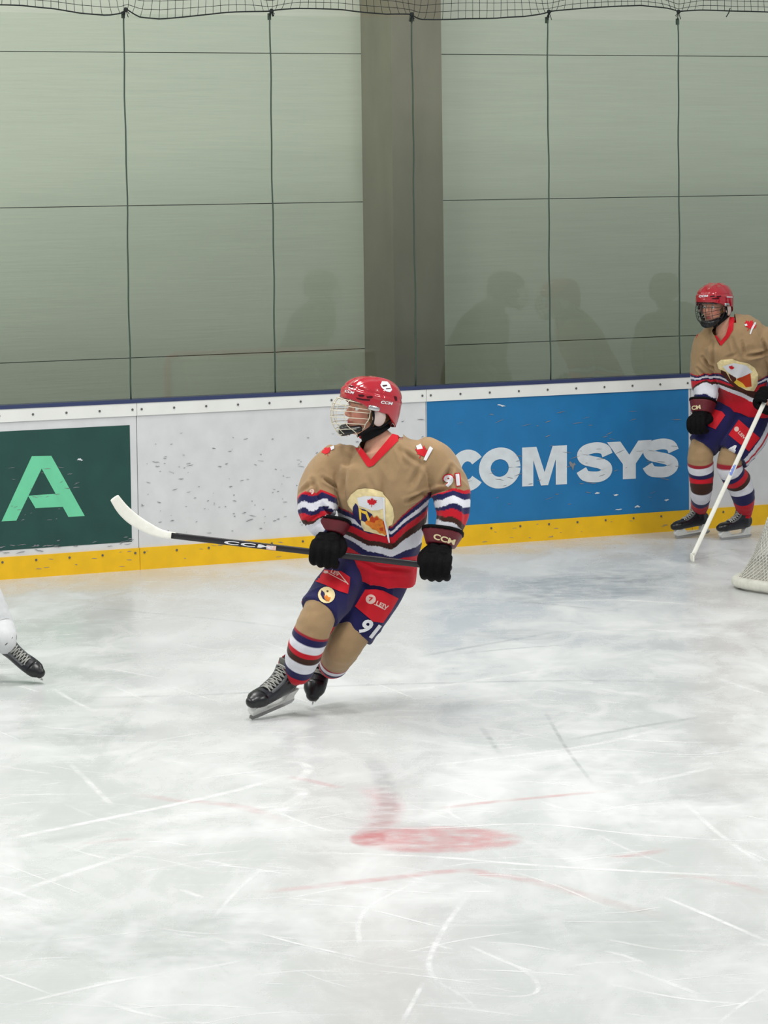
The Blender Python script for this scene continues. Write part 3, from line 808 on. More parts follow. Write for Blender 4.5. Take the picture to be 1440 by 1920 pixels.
# ------------------------------------------------------------------ wall behind the glass
m_wall = mat('sage_wall_panel', (222, 228, 211), .7, .3, .12, 3, .03, 1.4, stretch=(1, 1, 22))
m_joint = mat('dark_joint', (96, 100, 92), .9, .1)
m_col = mat('bare_concrete', (150, 146, 128), .85, .2, .35, 12, .12, 3, stretch=(1, 1, .35))
WO = -1.7
wall = empty('wall_back', W(0, WO, 0), kind='structure'); wall.rotation_euler = (0, 0, TH)
wall['label'] = 'pale sage green panelled wall behind the rink glass'
v, f = box(-16, 22, .03, .2, 0, 9.5)
mk('backing', v, f, m_joint, wall)
c0 = Bd(737, 400, -1.26)[0]; c1 = Bd(831, 400, -1.26)[0]
zs = [-.85, .25, 1.355, 2.46, 3.567, 4.67, 5.78, 6.88, 7.99, 9.1]
bays = [-16, -9.2, c0 + .2, c0 + 5.9 + .2, 12.5, 22]
pm = {}
for i in range(len(bays) - 1):
    for j in range(len(zs) - 1):
        z0 = max(zs[j], 0) + .003; z1 = zs[j + 1] - .003; x0 = bays[i] + .004; x1 = bays[i + 1] - .004
        v, f = box(x0, x1, 0, .03, z0, z1); mk('wall_panel', v, f, m_wall, wall)
col = empty('trim_2', W(0, -1.26, 0), kind='structure'); col.rotation_euler = (0, 0, TH); col['label'] = 'square bare concrete column in front of the wall'
v, f = box(c0, c1, 0, .44, 0, 9.5); mk('column_shaft', v, f, m_col, col)
# ------------------------------------------------------------------ boards
m_board = mat('white_board', (213, 214, 215), .35, .4, .1, 20, .05, 7)
m_rail = mat('white_rail', (232, 232, 228), .35, .4, 0, 1, .03, 5)
m_cap = mat('blue_cap', (52, 62, 100), .4, .4)
m_kick = mat('yellow_kick_plate', (236, 186, 22), .4, .4, .1, 15, .06, 9)
m_green = mat('green_advert', (32, 72, 66), .4, .4, 0, 1, .12, 5)
m_blue = mat('blue_advert', (34, 116, 172), .4, .4, 0, 1, .08, 4)
m_mint = mat('mint_letter', (110, 206, 160), .45, .4, 0, 1, .05, 9)
m_lett = mat('white_letter', (214, 220, 224), .5, .4, 0, 1, .07, 14)
m_scuff = mat('dark_scuff', (132, 134, 138), .6, .3)
m_screw = mat('screw_head', (90, 90, 92), .4, .5)
m_seam = mat('seam_line', (150, 152, 156), .7, .2)
boards = empty('dasher_boards', W(0, 0, 0), 'white rink side boards with yellow kick plate, blue cap and two adverts', 'rink boards', TH)
def bpart(name, parts, m, parent=boards, **k):
    v, f = join(parts); o = mk(name, v, f, m, parent, **k); return o
S0 = Bd(258, 900)[0]; PW = 2.302
panels = []
for k in range(-3, 6):
    a = S0 + PW * k; o = bpart('board_panel', [box(a + .003, a + PW - .003, 0, .04, .13, 1.062)], m_board); panels.append(o)
    bpart('kick_plate', [box(a + .002, a + PW - .002, -.012, .04, 0, .15)], m_kick)
    bpart('top_rail', [box(a + .002, a + PW - .002, -.010, .04, 1.052, 1.138)], m_rail)
bpart('blue_cap', [box(-13, 17, -.014, .12, 1.138, 1.163)], m_cap)
bpart('backing_frame', [box(-13, 17, .04, .10, 0, 1.138)], m_joint)
scr = []
for k in range(-3, 6):
    a = S0 + PW * k
    for z, y in ((1.095, -.011), (.118, -.013)):
        for j in range(10):
            x = a + .035 + (PW - .07) * j / 9
            pts = [(x + .008 * cos(q), z + .008 * sin(q)) for q in np.linspace(0, 2 * pi, 8, endpoint=False)]
            n = 8; vv = [(p[0], y, p[1]) for p in pts] + [(p[0], y - .004, p[1]) for p in pts]
            scr.append((vv, [tuple(range(8, 16))] + [(i, (i + 1) % n, n + (i + 1) % n, n + i) for i in range(n)]))
o = bpart('screw_heads', scr, m_screw); o['kind'] = 'stuff'
def board_poly(name, polys, m, parent, y, thick=.0015, grid=0):
    v, f = fill2d(polys, grid)
    V = []
    for x, yy in v:
        s_, z_ = Bd(x, yy, -y); V.append((s_, y, z_))
    return mk(name, V, f, m, parent, fix=False)
gs1, gz1 = Bd(243, 797); _, gz0 = Bd(243, 1016)
green = bpart('advert_panel', [box(gs1 - 2.12, gs1, -.002, .0, gz0, gz1)], m_green, label='dark green advert with a mint green letter A')
z7 = lambda pts: [(x / 3.43, 740 + y / 3.43) for x, y in pts]
board_poly('letter', [z7([(10, 815), (205, 395), (268, 394), (268, 475), (105, 810)]), z7([(268, 394), (330, 393), (545, 780), (440, 787), (268, 475)])], m_mint, green, -.0035)
board_poly('letter_crossbar', [z7([(180, 650), (357, 637), (404, 721), (228, 730)])], m_mint, green, -.0045)
bs0 = Bd(801, 850)[0]; bs1 = Bd(1291, 850)[0]
blue = bpart('advert_panel', [box(bs0, bs1, -.002, .0, .15, 1.052)], m_blue, label='blue advert reading COMSYS in white capitals')
def stroke(pts, t, sub=5):
    q = smooth_path([(x, y, 0) for x, y in pts], sub); L_, R_ = [], []
    for k in range(len(q)):
        d = q[min(k + 1, len(q) - 1)] - q[max(k - 1, 0)]; d = d / (np.linalg.norm(d) + 1e-9)
        L_.append((q[k][0] - d[1] * t / 2, q[k][1] + d[0] * t / 2)); R_.append((q[k][0] + d[1] * t / 2, q[k][1] - d[0] * t / 2))
    return [[L_[k], L_[k + 1], R_[k + 1], R_[k]] for k in range(len(q) - 1)]
def block_letter(ch, x0, x1, yt, yb, t=22):
    w, h = x1 - x0, yb - yt; cx = (x0 + x1) / 2
    inn = lambda u_, v_: (x0 + t / 2 + u_ * (w - t), yt + t / 2 + v_ * (h - t)); ful = lambda pts: [[(x0 + u_ * w, yt + v_ * h) for u_, v_ in pts]]
    if ch == 'S': P_ = stroke([inn(*p) for p in ((1.0, .27), (.90, .08), (.68, .0), (.42, .0), (.16, .07), (.04, .22), (.14, .38), (.44, .47), (.74, .55), (.95, .68), (.95, .86), (.74, .99), (.45, 1.0), (.15, .94), (.0, .74))], t * .92)
    elif ch in 'OC':
        a0, a1 = (0, 2 * pi) if ch == 'O' else (radians(38), radians(322))
        P_ = stroke([inn(.5 + .5 * cos(q_), .5 + .5 * sin(q_)) for q_ in np.linspace(a0, a1, 22)], t, 2)
    elif ch == 'M': P_ = ful([(0, 0), (.25, 0), (.25, 1), (0, 1)]) + ful([(.75, 0), (1, 0), (1, 1), (.75, 1)]) + ful([(.25, 0), (.32, 0), (.5, .66), (.5, 1), (.42, 1), (.25, .34)]) + ful([(.68, 0), (.75, 0), (.75, .34), (.58, 1), (.5, 1), (.5, .66)])
    else: P_ = ful([(0, 0), (.30, 0), (.5, .36), (.70, 0), (1, 0), (.645, .60), (.645, 1), (.355, 1), (.355, .60)])
    return [[(x, y - .055 * (x - cx)) for x, y in p] for p in P_]
for ch, x0, x1, yt, yb in (('C', 843, 910, 843, 921), ('O', 898, 976, 839, 916), ('M', 979, 1063, 837, 910), ('S', 1079, 1150, 829, 905), ('Y', 1138, 1222, 827, 898), ('S', 1203, 1274, 822, 896)):
    board_poly('letter', block_letter(ch, x0, x1, yt, yb), m_lett, blue, -.004 - .0004 * (x0 % 3))
# scuffs: little knocks from pucks and blades
sc = {'d': [], 'l': []}
def scuff(px, py, L_, wd, ang, key='d', y=-.0052):
    n = 6; top = []; bot = []
    for i in range(n):
        t = i / (n - 1) - .5; x = px + L_ * t * cos(ang); yy = py + L_ * t * sin(ang) + random.uniform(-.15, .15) * wd * 2
        hw = wd * (1 - (2 * t) ** 2) * random.uniform(.5, 1) * .5 + .1
        top.append((x, yy - hw)); bot.append((x, yy + hw))
    poly = top + bot[::-1]; V = []
    for x, yy in poly:
        s_, z_ = Bd(x, yy, -y); V.append((s_, y, z_))
    f = [(i, i + 1, 2 * n - 2 - i, 2 * n - 1 - i) for i in range(n - 1)]
    sc[key].append((V, f))
def line_y(px, z):      # picture height of board height z (m)
    q = W(0, 0, 0); s_ = Bd(px, 900)[0]; p = W(s_, 0, z); d = p - CAM; return 960 - F * d.dot(UP) / d.dot(FW)
for k in range(170):
    px = random.uniform(262, 798); z = random.betavariate(1.6, 2.2) * .85 + .17
    scuff(px, line_y(px, z), random.choice((3, 4, 6, 8, 13)) * random.uniform(.5, 1.2), random.uniform(.5, 2.0), random.uniform(-.35, .25))
for k in range(45):
    px = random.uniform(-20, 258); z = random.choice((random.uniform(.17, .24), random.uniform(.17, 1.0)))
    if px < 240 and .24 < z < .95: continue
    scuff(px, line_y(px, z), random.uniform(4, 18), random.uniform(1, 2.6), random.uniform(-.3, .2))
for k in range(60):
    px = random.uniform(860, 1275); z = random.uniform(.25, .95)
    scuff(px, line_y(px, z), random.uniform(4, 20), random.uniform(.6, 1.6), random.uniform(-.5, .2))
for k in range(26):
    px = random.uniform(20, 150); scuff(px, random.uniform(860, 975), random.uniform(3, 14), random.uniform(.6, 1.5), random.uniform(-.5, .2))
for (px, py) in ((1120, 925), (1155, 928), (1250, 938), (1160, 955), (940, 760), (1195, 950), (150, 862)):
    scuff(px, py, random.uniform(9, 16), random.uniform(3, 5), random.uniform(-.4, .1), 'l')
scuff(1073, 872, 14, 16, .4)
for k in range(50):
    px = random.uniform(0, 1290); scuff(px, line_y(px, random.uniform(.02, .13)), random.uniform(3, 12), random.uniform(.6, 1.6), random.uniform(-.2, .1), y=-.0135)
o = bpart('scuff_marks', sc['d'], m_scuff, fix=False); o['kind'] = 'stuff'
o = bpart('scratch_marks', sc['l'], m_lett, fix=False); o['kind'] = 'stuff'
# ------------------------------------------------------------------ glass
def glass_material():
    m = bpy.data.materials.new('rink_glass'); m.use_nodes = True; nt = m.node_tree; nt.nodes.remove(nt.nodes['Principled BSDF'])
    out = nt.nodes['Material Output']; tr = nt.nodes.new('ShaderNodeBsdfTransparent'); tr.inputs[0].default_value = (.90, .94, .90, 1)
    gl = nt.nodes.new('ShaderNodeBsdfGlossy'); gl.inputs['Roughness'].default_value = .03; fr = nt.nodes.new('ShaderNodeFresnel'); fr.inputs[0].default_value = 1.75
    mx = nt.nodes.new('ShaderNodeMixShader'); nt.links.new(fr.outputs[0], mx.inputs[0]); nt.links.new(tr.outputs[0], mx.inputs[1]); nt.links.new(gl.outputs[0], mx.inputs[2]); nt.links.new(mx.outputs[0], out.inputs[0])
    return m
m_glass = glass_material()
m_gasket = mat('dark_gasket', (62, 78, 68), .5, .4)
seams = [Bd(p[0], p[1])[0] for p in ((240, 400), (513, 400), (778, 400), (1031, 400), (1275, 400))]
gstep = (seams[-1] - seams[0]) / 4
allseams = [seams[0] - gstep * k for k in range(7, 0, -1)] + seams + [seams[-1] + gstep * k for k in range(1, 9)]
GT = 3.76
screen = empty('glass_screen', W(0, -.018, 0), 'tall clear glass panes with dark seams standing on the boards', 'rink glass', TH)
for a, b in zip(allseams[:-1], allseams[1:]):
    v, f = box(a + .004, b - .004, -.004, .004, 1.163, GT)
    mk('glass_pane', [v[i] for i in (0, 1, 4, 5)], [(0, 2, 3, 1)], m_glass, screen)
for k, a in enumerate(allseams):
    pts = [(a + .0025 * sin(z * 5 + k * 2) + .002 * sin(z * 13 + k), -.006, z) for z in np.linspace(1.163, GT + .02, 24)]
    v, f = tube(pts, .0052, 6); mk('seam_gasket', v, f, m_gasket, screen, True)
    v, f = join([box(a - .009, a + .009, -.010, .010, GT - .03, GT + .015)]); mk('seam_clip', v, f, m_gasket, screen)
# ------------------------------------------------------------------ safety net above the glass
m_net = mat('black_netting', (40, 44, 44), .8, .2)
rope_px = [(-1700, 24), (-1300, 34), (-950, 22), (-600, 34), (-300, 30), (-55, 22), (0, 10), (40, 11), (100, 16), (150, 25), (190, 29), (215, 25), (236, 17), (250, 22), (270, 33), (300, 36), (350, 31), (420, 24), (507, 20), (560, 16), (640, 18), (720, 27), (773, 27), (800, 36), (850, 36), (930, 34), (975, 32), (1025, 22), (1080, 17), (1150, 12), (1200, 10), (1240, 15), (1270, 22), (1320, 19), (1440, 23), (1700, 20), (2000, 30), (2400, 22), (2900, 30)]
rs = [Bd(x, y) for x, y in rope_px]
rsx = np.array([q[0] for q in rs]); rsz = np.array([q[1] for q in rs])
zmean = float(np.mean(rsz)); ks = np.array(allseams)
def net_pt(s, h):
    """h metres above the rope; gathers towards the tie points"""
    zr = np.interp(s, rsx, rsz); fall = math.exp(-h / .18)
    kn = ks[np.argmin(abs(ks - s))]; d = s - kn; g = math.exp(-(d / .16) ** 2)
    s2 = s - d * .62 * g * math.exp(-h / .10)
    z = zmean + (zr - zmean) * fall + h * (1 - .55 * g * math.exp(-h / .12)) + .006 * noise.noise(Vector((s * 3, h * 4, 0)))
    return (s2, -.01 + .05 * noise.noise(Vector((s * 1.3, h * 1.5, 3))), z)
net = empty('safety_net', W(0, .0, 0), 'black safety netting tied to the top of the glass', 'net', TH)
sa, sb_ = rsx[0], rsx[-1]
strands = []
for k in range(1, 34):
    h = .048 * k; strands.append(tube([net_pt(s, h) for s in np.arange(sa, sb_, .035)], .0025, 3))
for s in np.arange(sa, sb_, .058):
    jit = random.uniform(-.006, .006)
    strands.append(tube([net_pt(s + jit * sin(h * 9), h) for h in np.arange(0, 1.6, .045)], .0022, 3))
v, f = join(strands); o = mk('netting', v, f, m_net, net, fix=False); o['kind'] = 'stuff'
v, f = tube([net_pt(s, 0) for s in np.arange(sa, sb_, .03)], .0048, 6); mk('bottom_rope', v, f, m_net, net, True)
for a in allseams:
    if sa < a < sb_:
        p = Vector(net_pt(a, 0)); parts = [ellipsoid(p, (.018, .012, .016), 10, 6)]
        for q in range(7):
            an = random.uniform(-2.6, -.5); L_ = random.uniform(.03, .07); parts.append(tube([p, p + Vector((cos(an) * .6 * L_, -.004, sin(an) * L_))], .003, 4))
        v, f = join(parts); mk('tie_knot', v, f, m_net, net, True)
p = Vector(net_pt(Bd(1366, 20)[0], 0)); v, f = tube(smooth_path([p + Vector((.01, 0, .02)), p + Vector((-.005, -.005, -.01)), p + Vector((-.03, -.005, -.045))], 4), .004, 5); mk('loose_rope_end', v, f, m_net, net, True)

# ------------------------------------------------------------------ goal
m_net2 = mat('white_goal_net', (206, 204, 196), .8, .2, 0, 1, .12, 30)
m_pad = mat('white_padding', (216, 214, 204), .6, .3, .3, 14, .14, 14)
m_redp = mat('red_pipe', (200, 25, 35), .35, .5)
Q0 = G(1340, 1099)
goal = empty('hockey_goal', Q0, 'white netted goal frame with padded white base at the right edge', 'goal', TH)
# local: x along the boards, -y towards the goal line
def base_curve(t):
    Wd, D, r = 1.83, 1.12, .38
    pts = [(0 - .0, -D)]; pts += [(0, -D * (1 - k / 6) - r * k / 6) for k in range(1, 7)]
    pts += [(r - r * cos(a), -r + r * sin(a)) for a in np.linspace(0, pi / 2, 9)[1:]]
    pts += [(r + (Wd - 2 * r) * k / 8, 0) for k in range(1, 9)]
    pts += [(Wd - r + r * sin(a), -r + r * cos(a)) for a in np.linspace(0, pi / 2, 9)[1:]]
    pts += [(Wd, -r - (D - r) * k / 6) for k in range(1, 7)]
    A = np.array(pts); d = np.concatenate([[0], np.cumsum(np.linalg.norm(np.diff(A, axis=0), axis=1))]); d /= d[-1]
    return np.interp(t, d, A[:, 0]), np.interp(t, d, A[:, 1])
def top_curve(t):
    x, y = base_curve(t); return .10 + (x / 1.83) * 1.63, -1.12 + (y + 1.12) * .46
bt = np.linspace(0, 1, 70)
bp = [(base_curve(t)[0], base_curve(t)[1], .045) for t in bt]
L2 = Loft([(Vector(p), .035, .045) for p in bp[::2]], ax=(0, 0, 1), n=14, step=.2, minsub=1, power=3)
mk('base_padding', [Vector((p.x, p.y, max(p.z, .0))) for p in L2.v], L2.f, m_pad, goal, True)
v, f = tube([(top_curve(t)[0], top_curve(t)[1], 1.2) for t in bt], .02, 10); mk('top_frame', v, f, m_pad, goal, True)
v, f = tube([(0, -1.12, 0), (0, -1.12, 1.15), (.02, -1.12, 1.2), (.07, -1.12, 1.22), (1.76, -1.12, 1.22), (1.81, -1.12, 1.2), (1.83, -1.12, 1.15), (1.83, -1.12, 0)], .03, 14); mk('goal_pipe', v, f, m_redp, goal, True)
def gnet(t, h):
    bx, by = base_curve(t); tx, ty = top_curve(t); k = h ** .8
    sag = .05 * sin(pi * h) ; cx, cy = .915, -.6
    x = bx + (tx - bx) * k; y = by + (ty - by) * k
    return (x + (cx - x) * sag + .010 * noise.noise(Vector((t * 20, h * 5, 0))), y + (cy - y) * sag + .012 * noise.noise(Vector((t * 20, h * 5, 4))), .08 + 1.12 * h)
st = []
nt_, nh = 96, 34
for i in range(nt_ * 1):       # diamond weave
    for sg in (-1, 1):
        pts = []
        for j in range(0, nh + 1):
            t = (i + sg * j * .85) / nt_
            if 0 <= t <= 1: pts.append(gnet(t, j / nh))
        if len(pts) > 1: st.append(tube(pts, .0042, 3))
v, f = join(st); o = mk('goal_netting', v, f, m_net2, goal, fix=False); o['kind'] = 'stuff'
# skirt of canvas around the foot of the net
V = []; Fq = []
for k, t in enumerate(bt):
    for j, h in enumerate((0, .05, .10)):
        p = gnet(t, h); V.append((p[0] + (0.915 - p[0]) * .02, p[1] + (-.6 - p[1]) * .02, p[2]))
    if k:
        for j in range(2): Fq.append(((k - 1) * 3 + j, k * 3 + j, k * 3 + j + 1, (k - 1) * 3 + j + 1))
mk('net_skirt', V, Fq, m_net2, goal, True)

# ================================================================== PLAYERS
def zcol(org, Yr, px0, table, names, s):
    """V shaped stripes across the jersey front; table rows: px x -> boundary heights (py); evaluated in metres on the garment"""
    xs = [r[0] for r in table]; zr = P(px0, 1000 if Yr < 22 else 700, Yr).z; pr = 1000 if Yr < 22 else 700
    def fn(loc):
        bx = px0 + loc[:, 0] * s; by = pr - (loc[:, 2] - zr) * s
        out = np.tile(np.array(names[-1]), (len(loc), 1)); done = np.zeros(len(loc), bool)
        for k in range(len(table[0]) - 1):
            b = np.interp(bx, xs, [r[k + 1] for r in table]) + 1.2 * np.sin(bx * .13)
            m_ = (by < b) & ~done; out[m_] = names[k]; done |= m_
        return out
    return fn
# ---- player in the middle
Y0 = 18.35; s0 = F / Y0
a = lambda x, y, dz=0.0: P(x, y, Y0 + dz)
orgA = P(700, 1100, Y0); orgA.z = 0
hx = P(690, 770, Y0 - .18)
def headM(fwd, up, org, sc=1.05):
    X = Vector(fwd).normalized(); Z = Vector(up); Z = (Z - X * Z.dot(X)).normalized(); Yv = Z.cross(X)
    M = Matrix((X, Yv, Z)).transposed().to_4x4(); M.translation = org; return M @ Matrix.Scale(sc, 4)
headA = headM((-.90, -.42, .13), (.10, 0, 1), hx)
skR = skate_matrix((-.62, -.78, -.16), (.34, -.10, .93), (.165, 0, .003), G(472, 1349), 1.14)
skL = skate_matrix((-.20, -.62, -.74), (.05, -.66, .60), (.182, 0, .012), P(586, 1322, 18.56), 1.22)
ankR = skR @ V3((-.050, 0, .200)); ankL = skL @ V3((-.050, 0, .200))
wR = a(608, 1004, -.22); wL = a(834, 1010, -.30)
stA0 = P(322, 1004, 18.26); stA1 = P(843, 1064.8, 18.008); sd = (stA1 - stA0).normalized()
def on_stick(px): 
    t = (px - 322) / (843 - 322); return stA0 + (stA1 - stA0) * t
gR = frame(sd, a(602, 975, -.17) - on_stick(613), on_stick(613)) @ Matrix.Scale(1.22, 4)
gL = frame(sd, a(847, 985, -.27) - on_stick(820), on_stick(820)) @ Matrix.Scale(1.25, 4)
wR = gR @ V3((0, .004, .10)); wL = gL @ V3((0, .004, .10))
r1 = lambda p, r: (p, r, r)
cfgA = dict(
    loc=orgA, label='skating hockey player numbered 91 in tan striped jersey with red helmet and white cage', seed=1.3, head=headA, helmet_mat=m_helmet, cage_mat=m_cage, cage_label='white wire face cage',
    tax=(cos(radians(18)), -sin(radians(18)), 0),
    torso=[(a(706, 1080, 0), .200, .150), (a(714, 1030, -.03), .190, .150), (a(716, 975, -.08), .212, .162), (a(716, 915, -.13), .246, .172), (a(722, 866, -.16), .245, .150), (a(714, 836, -.17), .15, .115), (a(707, 816, -.17), .088, .085)],
    armL=[r1(a(770, 862, -.18), .092), r1(a(806, 864, -.19), .108), r1(a(840, 906, -.21), .090), r1(a(849, 946, -.25), .084), r1(a(846, 976, -.27), .068), r1(wL, .060)],
    armR=[r1(a(652, 868, -.12), .088), r1(a(620, 874, -.10), .096), r1(a(598, 915, -.12), .098), r1(a(596, 952, -.16), .098), r1(a(601, 978, -.17), .074), r1(wR, .060)],
    handL=gL @ V3((0, 0, .03)), handR=gR @ V3((0, 0, .03)),
    pelvis=[(a(702, 1030, .0), .17, .13), (a(700, 1085, .02), .165, .13)],
    thighR=[r1(a(668, 1062, -.0), .112), r1(a(636, 1100, -.1), .110), r1(a(599, 1149, -.2), .103)],
    thighL=[r1(a(728, 1065, .02), .122), r1(a(702, 1120, -.03), .118), r1(a(662, 1188, -.08), .100)],
    shinR=[r1(a(606, 1136, -.2), .084), r1(a(588, 1176, -.22), .088), r1(a(571, 1222, -.17), .088), r1(a(557, 1258, -.09), .072), r1(ankR, .064)],
    shinL=[r1(a(670, 1172, -.08), .088), r1(a(647, 1208, -.10), .088), r1(a(632, 1232, .02), .080), r1(a(622, 1246, .14), .066), r1(ankL, .066)],
    skateR=skR, skateL=skL, gloveR=gR, gloveL=gL, cuffR=arm_cuff(gR, gR @ V3((0, .006, .3)), (.070, .066), (.096, .094), .055), cuffL=arm_cuff(gL, gL @ V3((0, .006, .3)), (.072, .066), (.100, .098), .065), cuff_mat=m_maroon,
    pants_col=NAVY, stripe=(RED, WHITE),
    sleeveL=([1004, 983, 974, 961, 953, 941, 932, 927], STR), sleeveR=([1000, 976, 971, 963, 957, 949, 940, 935], STR),
    sock=([.372, .386, .442, .502, .545, .596, .698, .775], [TAN, DRED, NAVY, WHITE, RED, BROWN, WHITE, NAVY, RED]), sockL=([.51, .535, .58, .61, .67, .72, .80, .85], [TAN, DRED, WHITE, NAVY, RED, BROWN, WHITE, NAVY, RED]),
    torso_col=zcol(orgA, Y0 - .2, 700, [(640, 950, 953, 962, 974, 980, 992, 1000, 1006, 1022), (690, 975, 978, 985, 992, 998, 1012, 1022, 1033, 1048), (735, 985, 988, 994, 1000, 1006, 1020, 1030, 1044, 1052), (780, 943, 947, 956, 964, 971, 984, 999, 1028, 1046), (820, 915, 919, 928, 938, 946, 958, 972, 1005, 1035)],
                   [TAN, DRED, NAVY, WHITE, NAVY, RED, BROWN, WHITE, NAVY, RED], s0),
    creases=[(762, 940, 800, 924, .010, .022), (798, 926, 842, 916, .010, .024), (828, 912, 846, 876, .012, .024), (585, 900, 604, 950, .010, .016), (603, 948, 632, 978, .010, .020), (605, 896, 632, 914, .009, .016), (640, 895, 655, 980, .016, .010),
             (722, 872, 716, 962, .018, .011), (750, 842, 792, 872, .012, .014), (746, 838, 760, 872, .010, .010), (602, 960, 566, 984, .010, .012), (690, 1064, 778, 1070, .012, .012), (650, 868, 642, 925, .016, .012), (790, 872, 770, 912, .014, .012), (690, 895, 706, 925, .012, .007), (560, 925, 590, 905, .012, .012), (668, 1048, 720, 1066, .012, .010)])

def vcutter(xv, zv, xl, zl, xr, zr, yn, ztop, org, ex=.035):
    def fn(loc):
        x = loc[:, 0] + org.x; z = loc[:, 2]; y = loc[:, 1] + org.y
        line = np.interp(x, [xl, xv, xr], [zl, zv, zr])
        inside = (x > xl) & (x < xr) & (z > line) & (y < yn)
        return inside | ((z > ztop) & (x > xl - ex) & (x < xr + ex))
    return fn
vp = a(694, 868, -.3); vl = a(668, 826, -.28); vr = a(742, 822, -.28)
cfgA['zcol'] = a(706, 820, -.17).z
cfgA['vcut'] = vcutter(vp.x, vp.z, vl.x, vl.z, vr.x, vr.z, Y0 - .17, a(706, 821, -.17).z, orgA)
RA = build_person(cfgA)
ORG = orgA.copy()
jb, J, hb, Hm = RA['jb'], RA['jersey'], RA['hb'], RA['helmet']
decal('collar', [[(659, 830), (664, 822), (695, 862), (692, 876), (688, 874)], [(692, 876), (695, 862), (736, 813), (746, 816), (747, 826), (700, 873)]], jb, m_red, J, .004)
# crest, abstract: cream shield, white band with a leaf, navy curve, yellow arch, orange shapes
def cz(pts): return [(640 + x / 9, 880 + y / 9) for x, y in pts]
decal('crest', [cz([(95, 540), (160, 430), (270, 340), (400, 318), (540, 335), (690, 380), (720, 430), (800, 520), (870, 650), (890, 800), (860, 930), (800, 960), (790, 1040), (740, 1130), (560, 1080), (380, 1035), (345, 940), (250, 780), (180, 690), (120, 610)])], jb, m_cream, J, .004)
decal('crest_band', [cz([(265, 480), (400, 450), (560, 458), (700, 470), (705, 660), (620, 690), (520, 695), (400, 650), (290, 610)])], jb, m_white, J, .0055)
decal('maple_leaf', [leaf(640 + 515 / 9, 880 + 560 / 9, 9.6, 4)], jb, m_red, J, .007)
decal('crest_curve', [cz([(240, 570), (275, 610), (310, 720), (330, 900), (330, 960), (240, 860), (190, 730), (195, 640)])], jb, m_navy, J, .0055)
decal('crest_dark', [cz([(310, 660), (400, 680), (520, 760), (560, 900), (430, 900), (330, 860)])], jb, m_navy, J, .0055)
decal('crest_arch', [cz([(290, 650), (340, 680), (335, 720), (335, 850), (310, 850)]), cz([(335, 690), (430, 710), (490, 860), (450, 870), (410, 760), (340, 730)])], jb, m_yellow, J, .0068)
decal('crest_flame', [cz([(470, 830), (520, 775), (545, 815), (600, 780), (640, 830), (690, 850), (720, 930), (755, 960), (770, 1030), (795, 1090), (740, 1115), (690, 1080), (650, 1085), (590, 1030), (520, 1010), (470, 960), (410, 925), (400, 890)])], jb, m_orange, J, .0062)
decal('crest_ember', [cz([(480, 830), (520, 790), (550, 830), (600, 800), (640, 850), (580, 860), (560, 905), (480, 880)]), cz([(700, 870), (740, 880), (785, 1080), (740, 1060)]), cz([(640, 990), (700, 980), (710, 1040), (660, 1040)])], jb, m_dorange, J, .0075)
decal('crest_fold_highlight', [cz([(700, 470), (732, 480), (742, 860), (800, 1080), (820, 1240), (795, 1235), (715, 860)])], jb, m_white, J, .0078)  # fold highlight painted as a thin white strip down the crest
decal('crest_tail', [cz([(800, 1250), (860, 1250), (875, 1340), (840, 1340)])], jb, m_brownt, J, .0078)
decal('shoulder_leaf', [leaf(791, 848, 14, 20)], jb, m_red, J, .004)
decal('shoulder_bar', [[(806, 836), (812, 841), (799, 864), (794, 862)], [(780, 836), (789, 832), (793, 841), (782, 843)]], jb, m_white, J, .0055)
decal('shoulder_leaf', [leaf(612, 846, 10, -20)], jb, m_red, J, .004)
decal('shoulder_bar', [[(619, 838), (626, 835), (627, 841), (621, 844)]], jb, m_white, J, .0055)
decal('numeral_outline', text_px('91', 847, 901, 34, 27, -6, .09, .95), jb, m_red, J, .004, 3)
decal('numeral', text_px('91', 847, 901, 30, 23, -6, .05, 1.0), jb, m_white, J, .0055, 3)
decal('numeral', text_px('9', 585, 922, 9, 10, -20, .05), jb, m_pale, J, .004, 3)
pb_, Pn = RA['pb'], RA['pants']
p6 = lambda pts: [(580 + x / 7.2, 1050 + y / 7.2) for x, y in pts]
decal('sponsor_patch', [p6([(60, 120), (190, 130), (430, 150), (550, 230), (545, 330), (520, 455), (400, 420), (200, 330), (25, 265)])], pb_, m_red, Pn, .004)
decal('patch_print', [p6([(165, 140), (250, 145), (260, 180), (210, 182)]), p6([(255, 182), (270, 178), (500, 300), (495, 310)]), p6([(375, 150), (388, 150), (530, 325), (520, 335)])], pb_, m_pale, Pn, .0055)
decal('patch_lettering', text_px('LEV', 580 + 350 / 7.2, 1050 + 175 / 7.2, 17, 7, 28, .03), pb_, m_pale, Pn, .0055, 3)
decal('round_badge', [ngon(580 + 232 / 7.2, 1050 + 472 / 7.2, 16, 15.5)], pb_, m_cream, Pn, .004)
decal('badge_curve', [p6([(165, 405), (205, 440), (215, 500), (240, 560), (180, 520), (150, 460)])], pb_, m_navy, Pn, .0055)
decal('badge_flame', [p6([(195, 470), (215, 490), (235, 468), (255, 500), (290, 505), (265, 560), (225, 548), (205, 520)])], pb_, m_orange, Pn, .006)
decal('badge_leaf', [leaf(580 + 245 / 7.2, 1050 + 422 / 7.2, 2.4)], pb_, m_brownt, Pn, .006)
decal('sponsor_patch', [p6([(755, 400), (900, 395), (1000, 415), (1205, 520), (1100, 700), (995, 850), (860, 830), (615, 625)])], pb_, m_red, Pn, .004)
decal('patch_disc', [ngon(580 + 830 / 7.2, 1050 + 530 / 7.2, 9.5, 9)], pb_, m_pale, Pn, .0055)
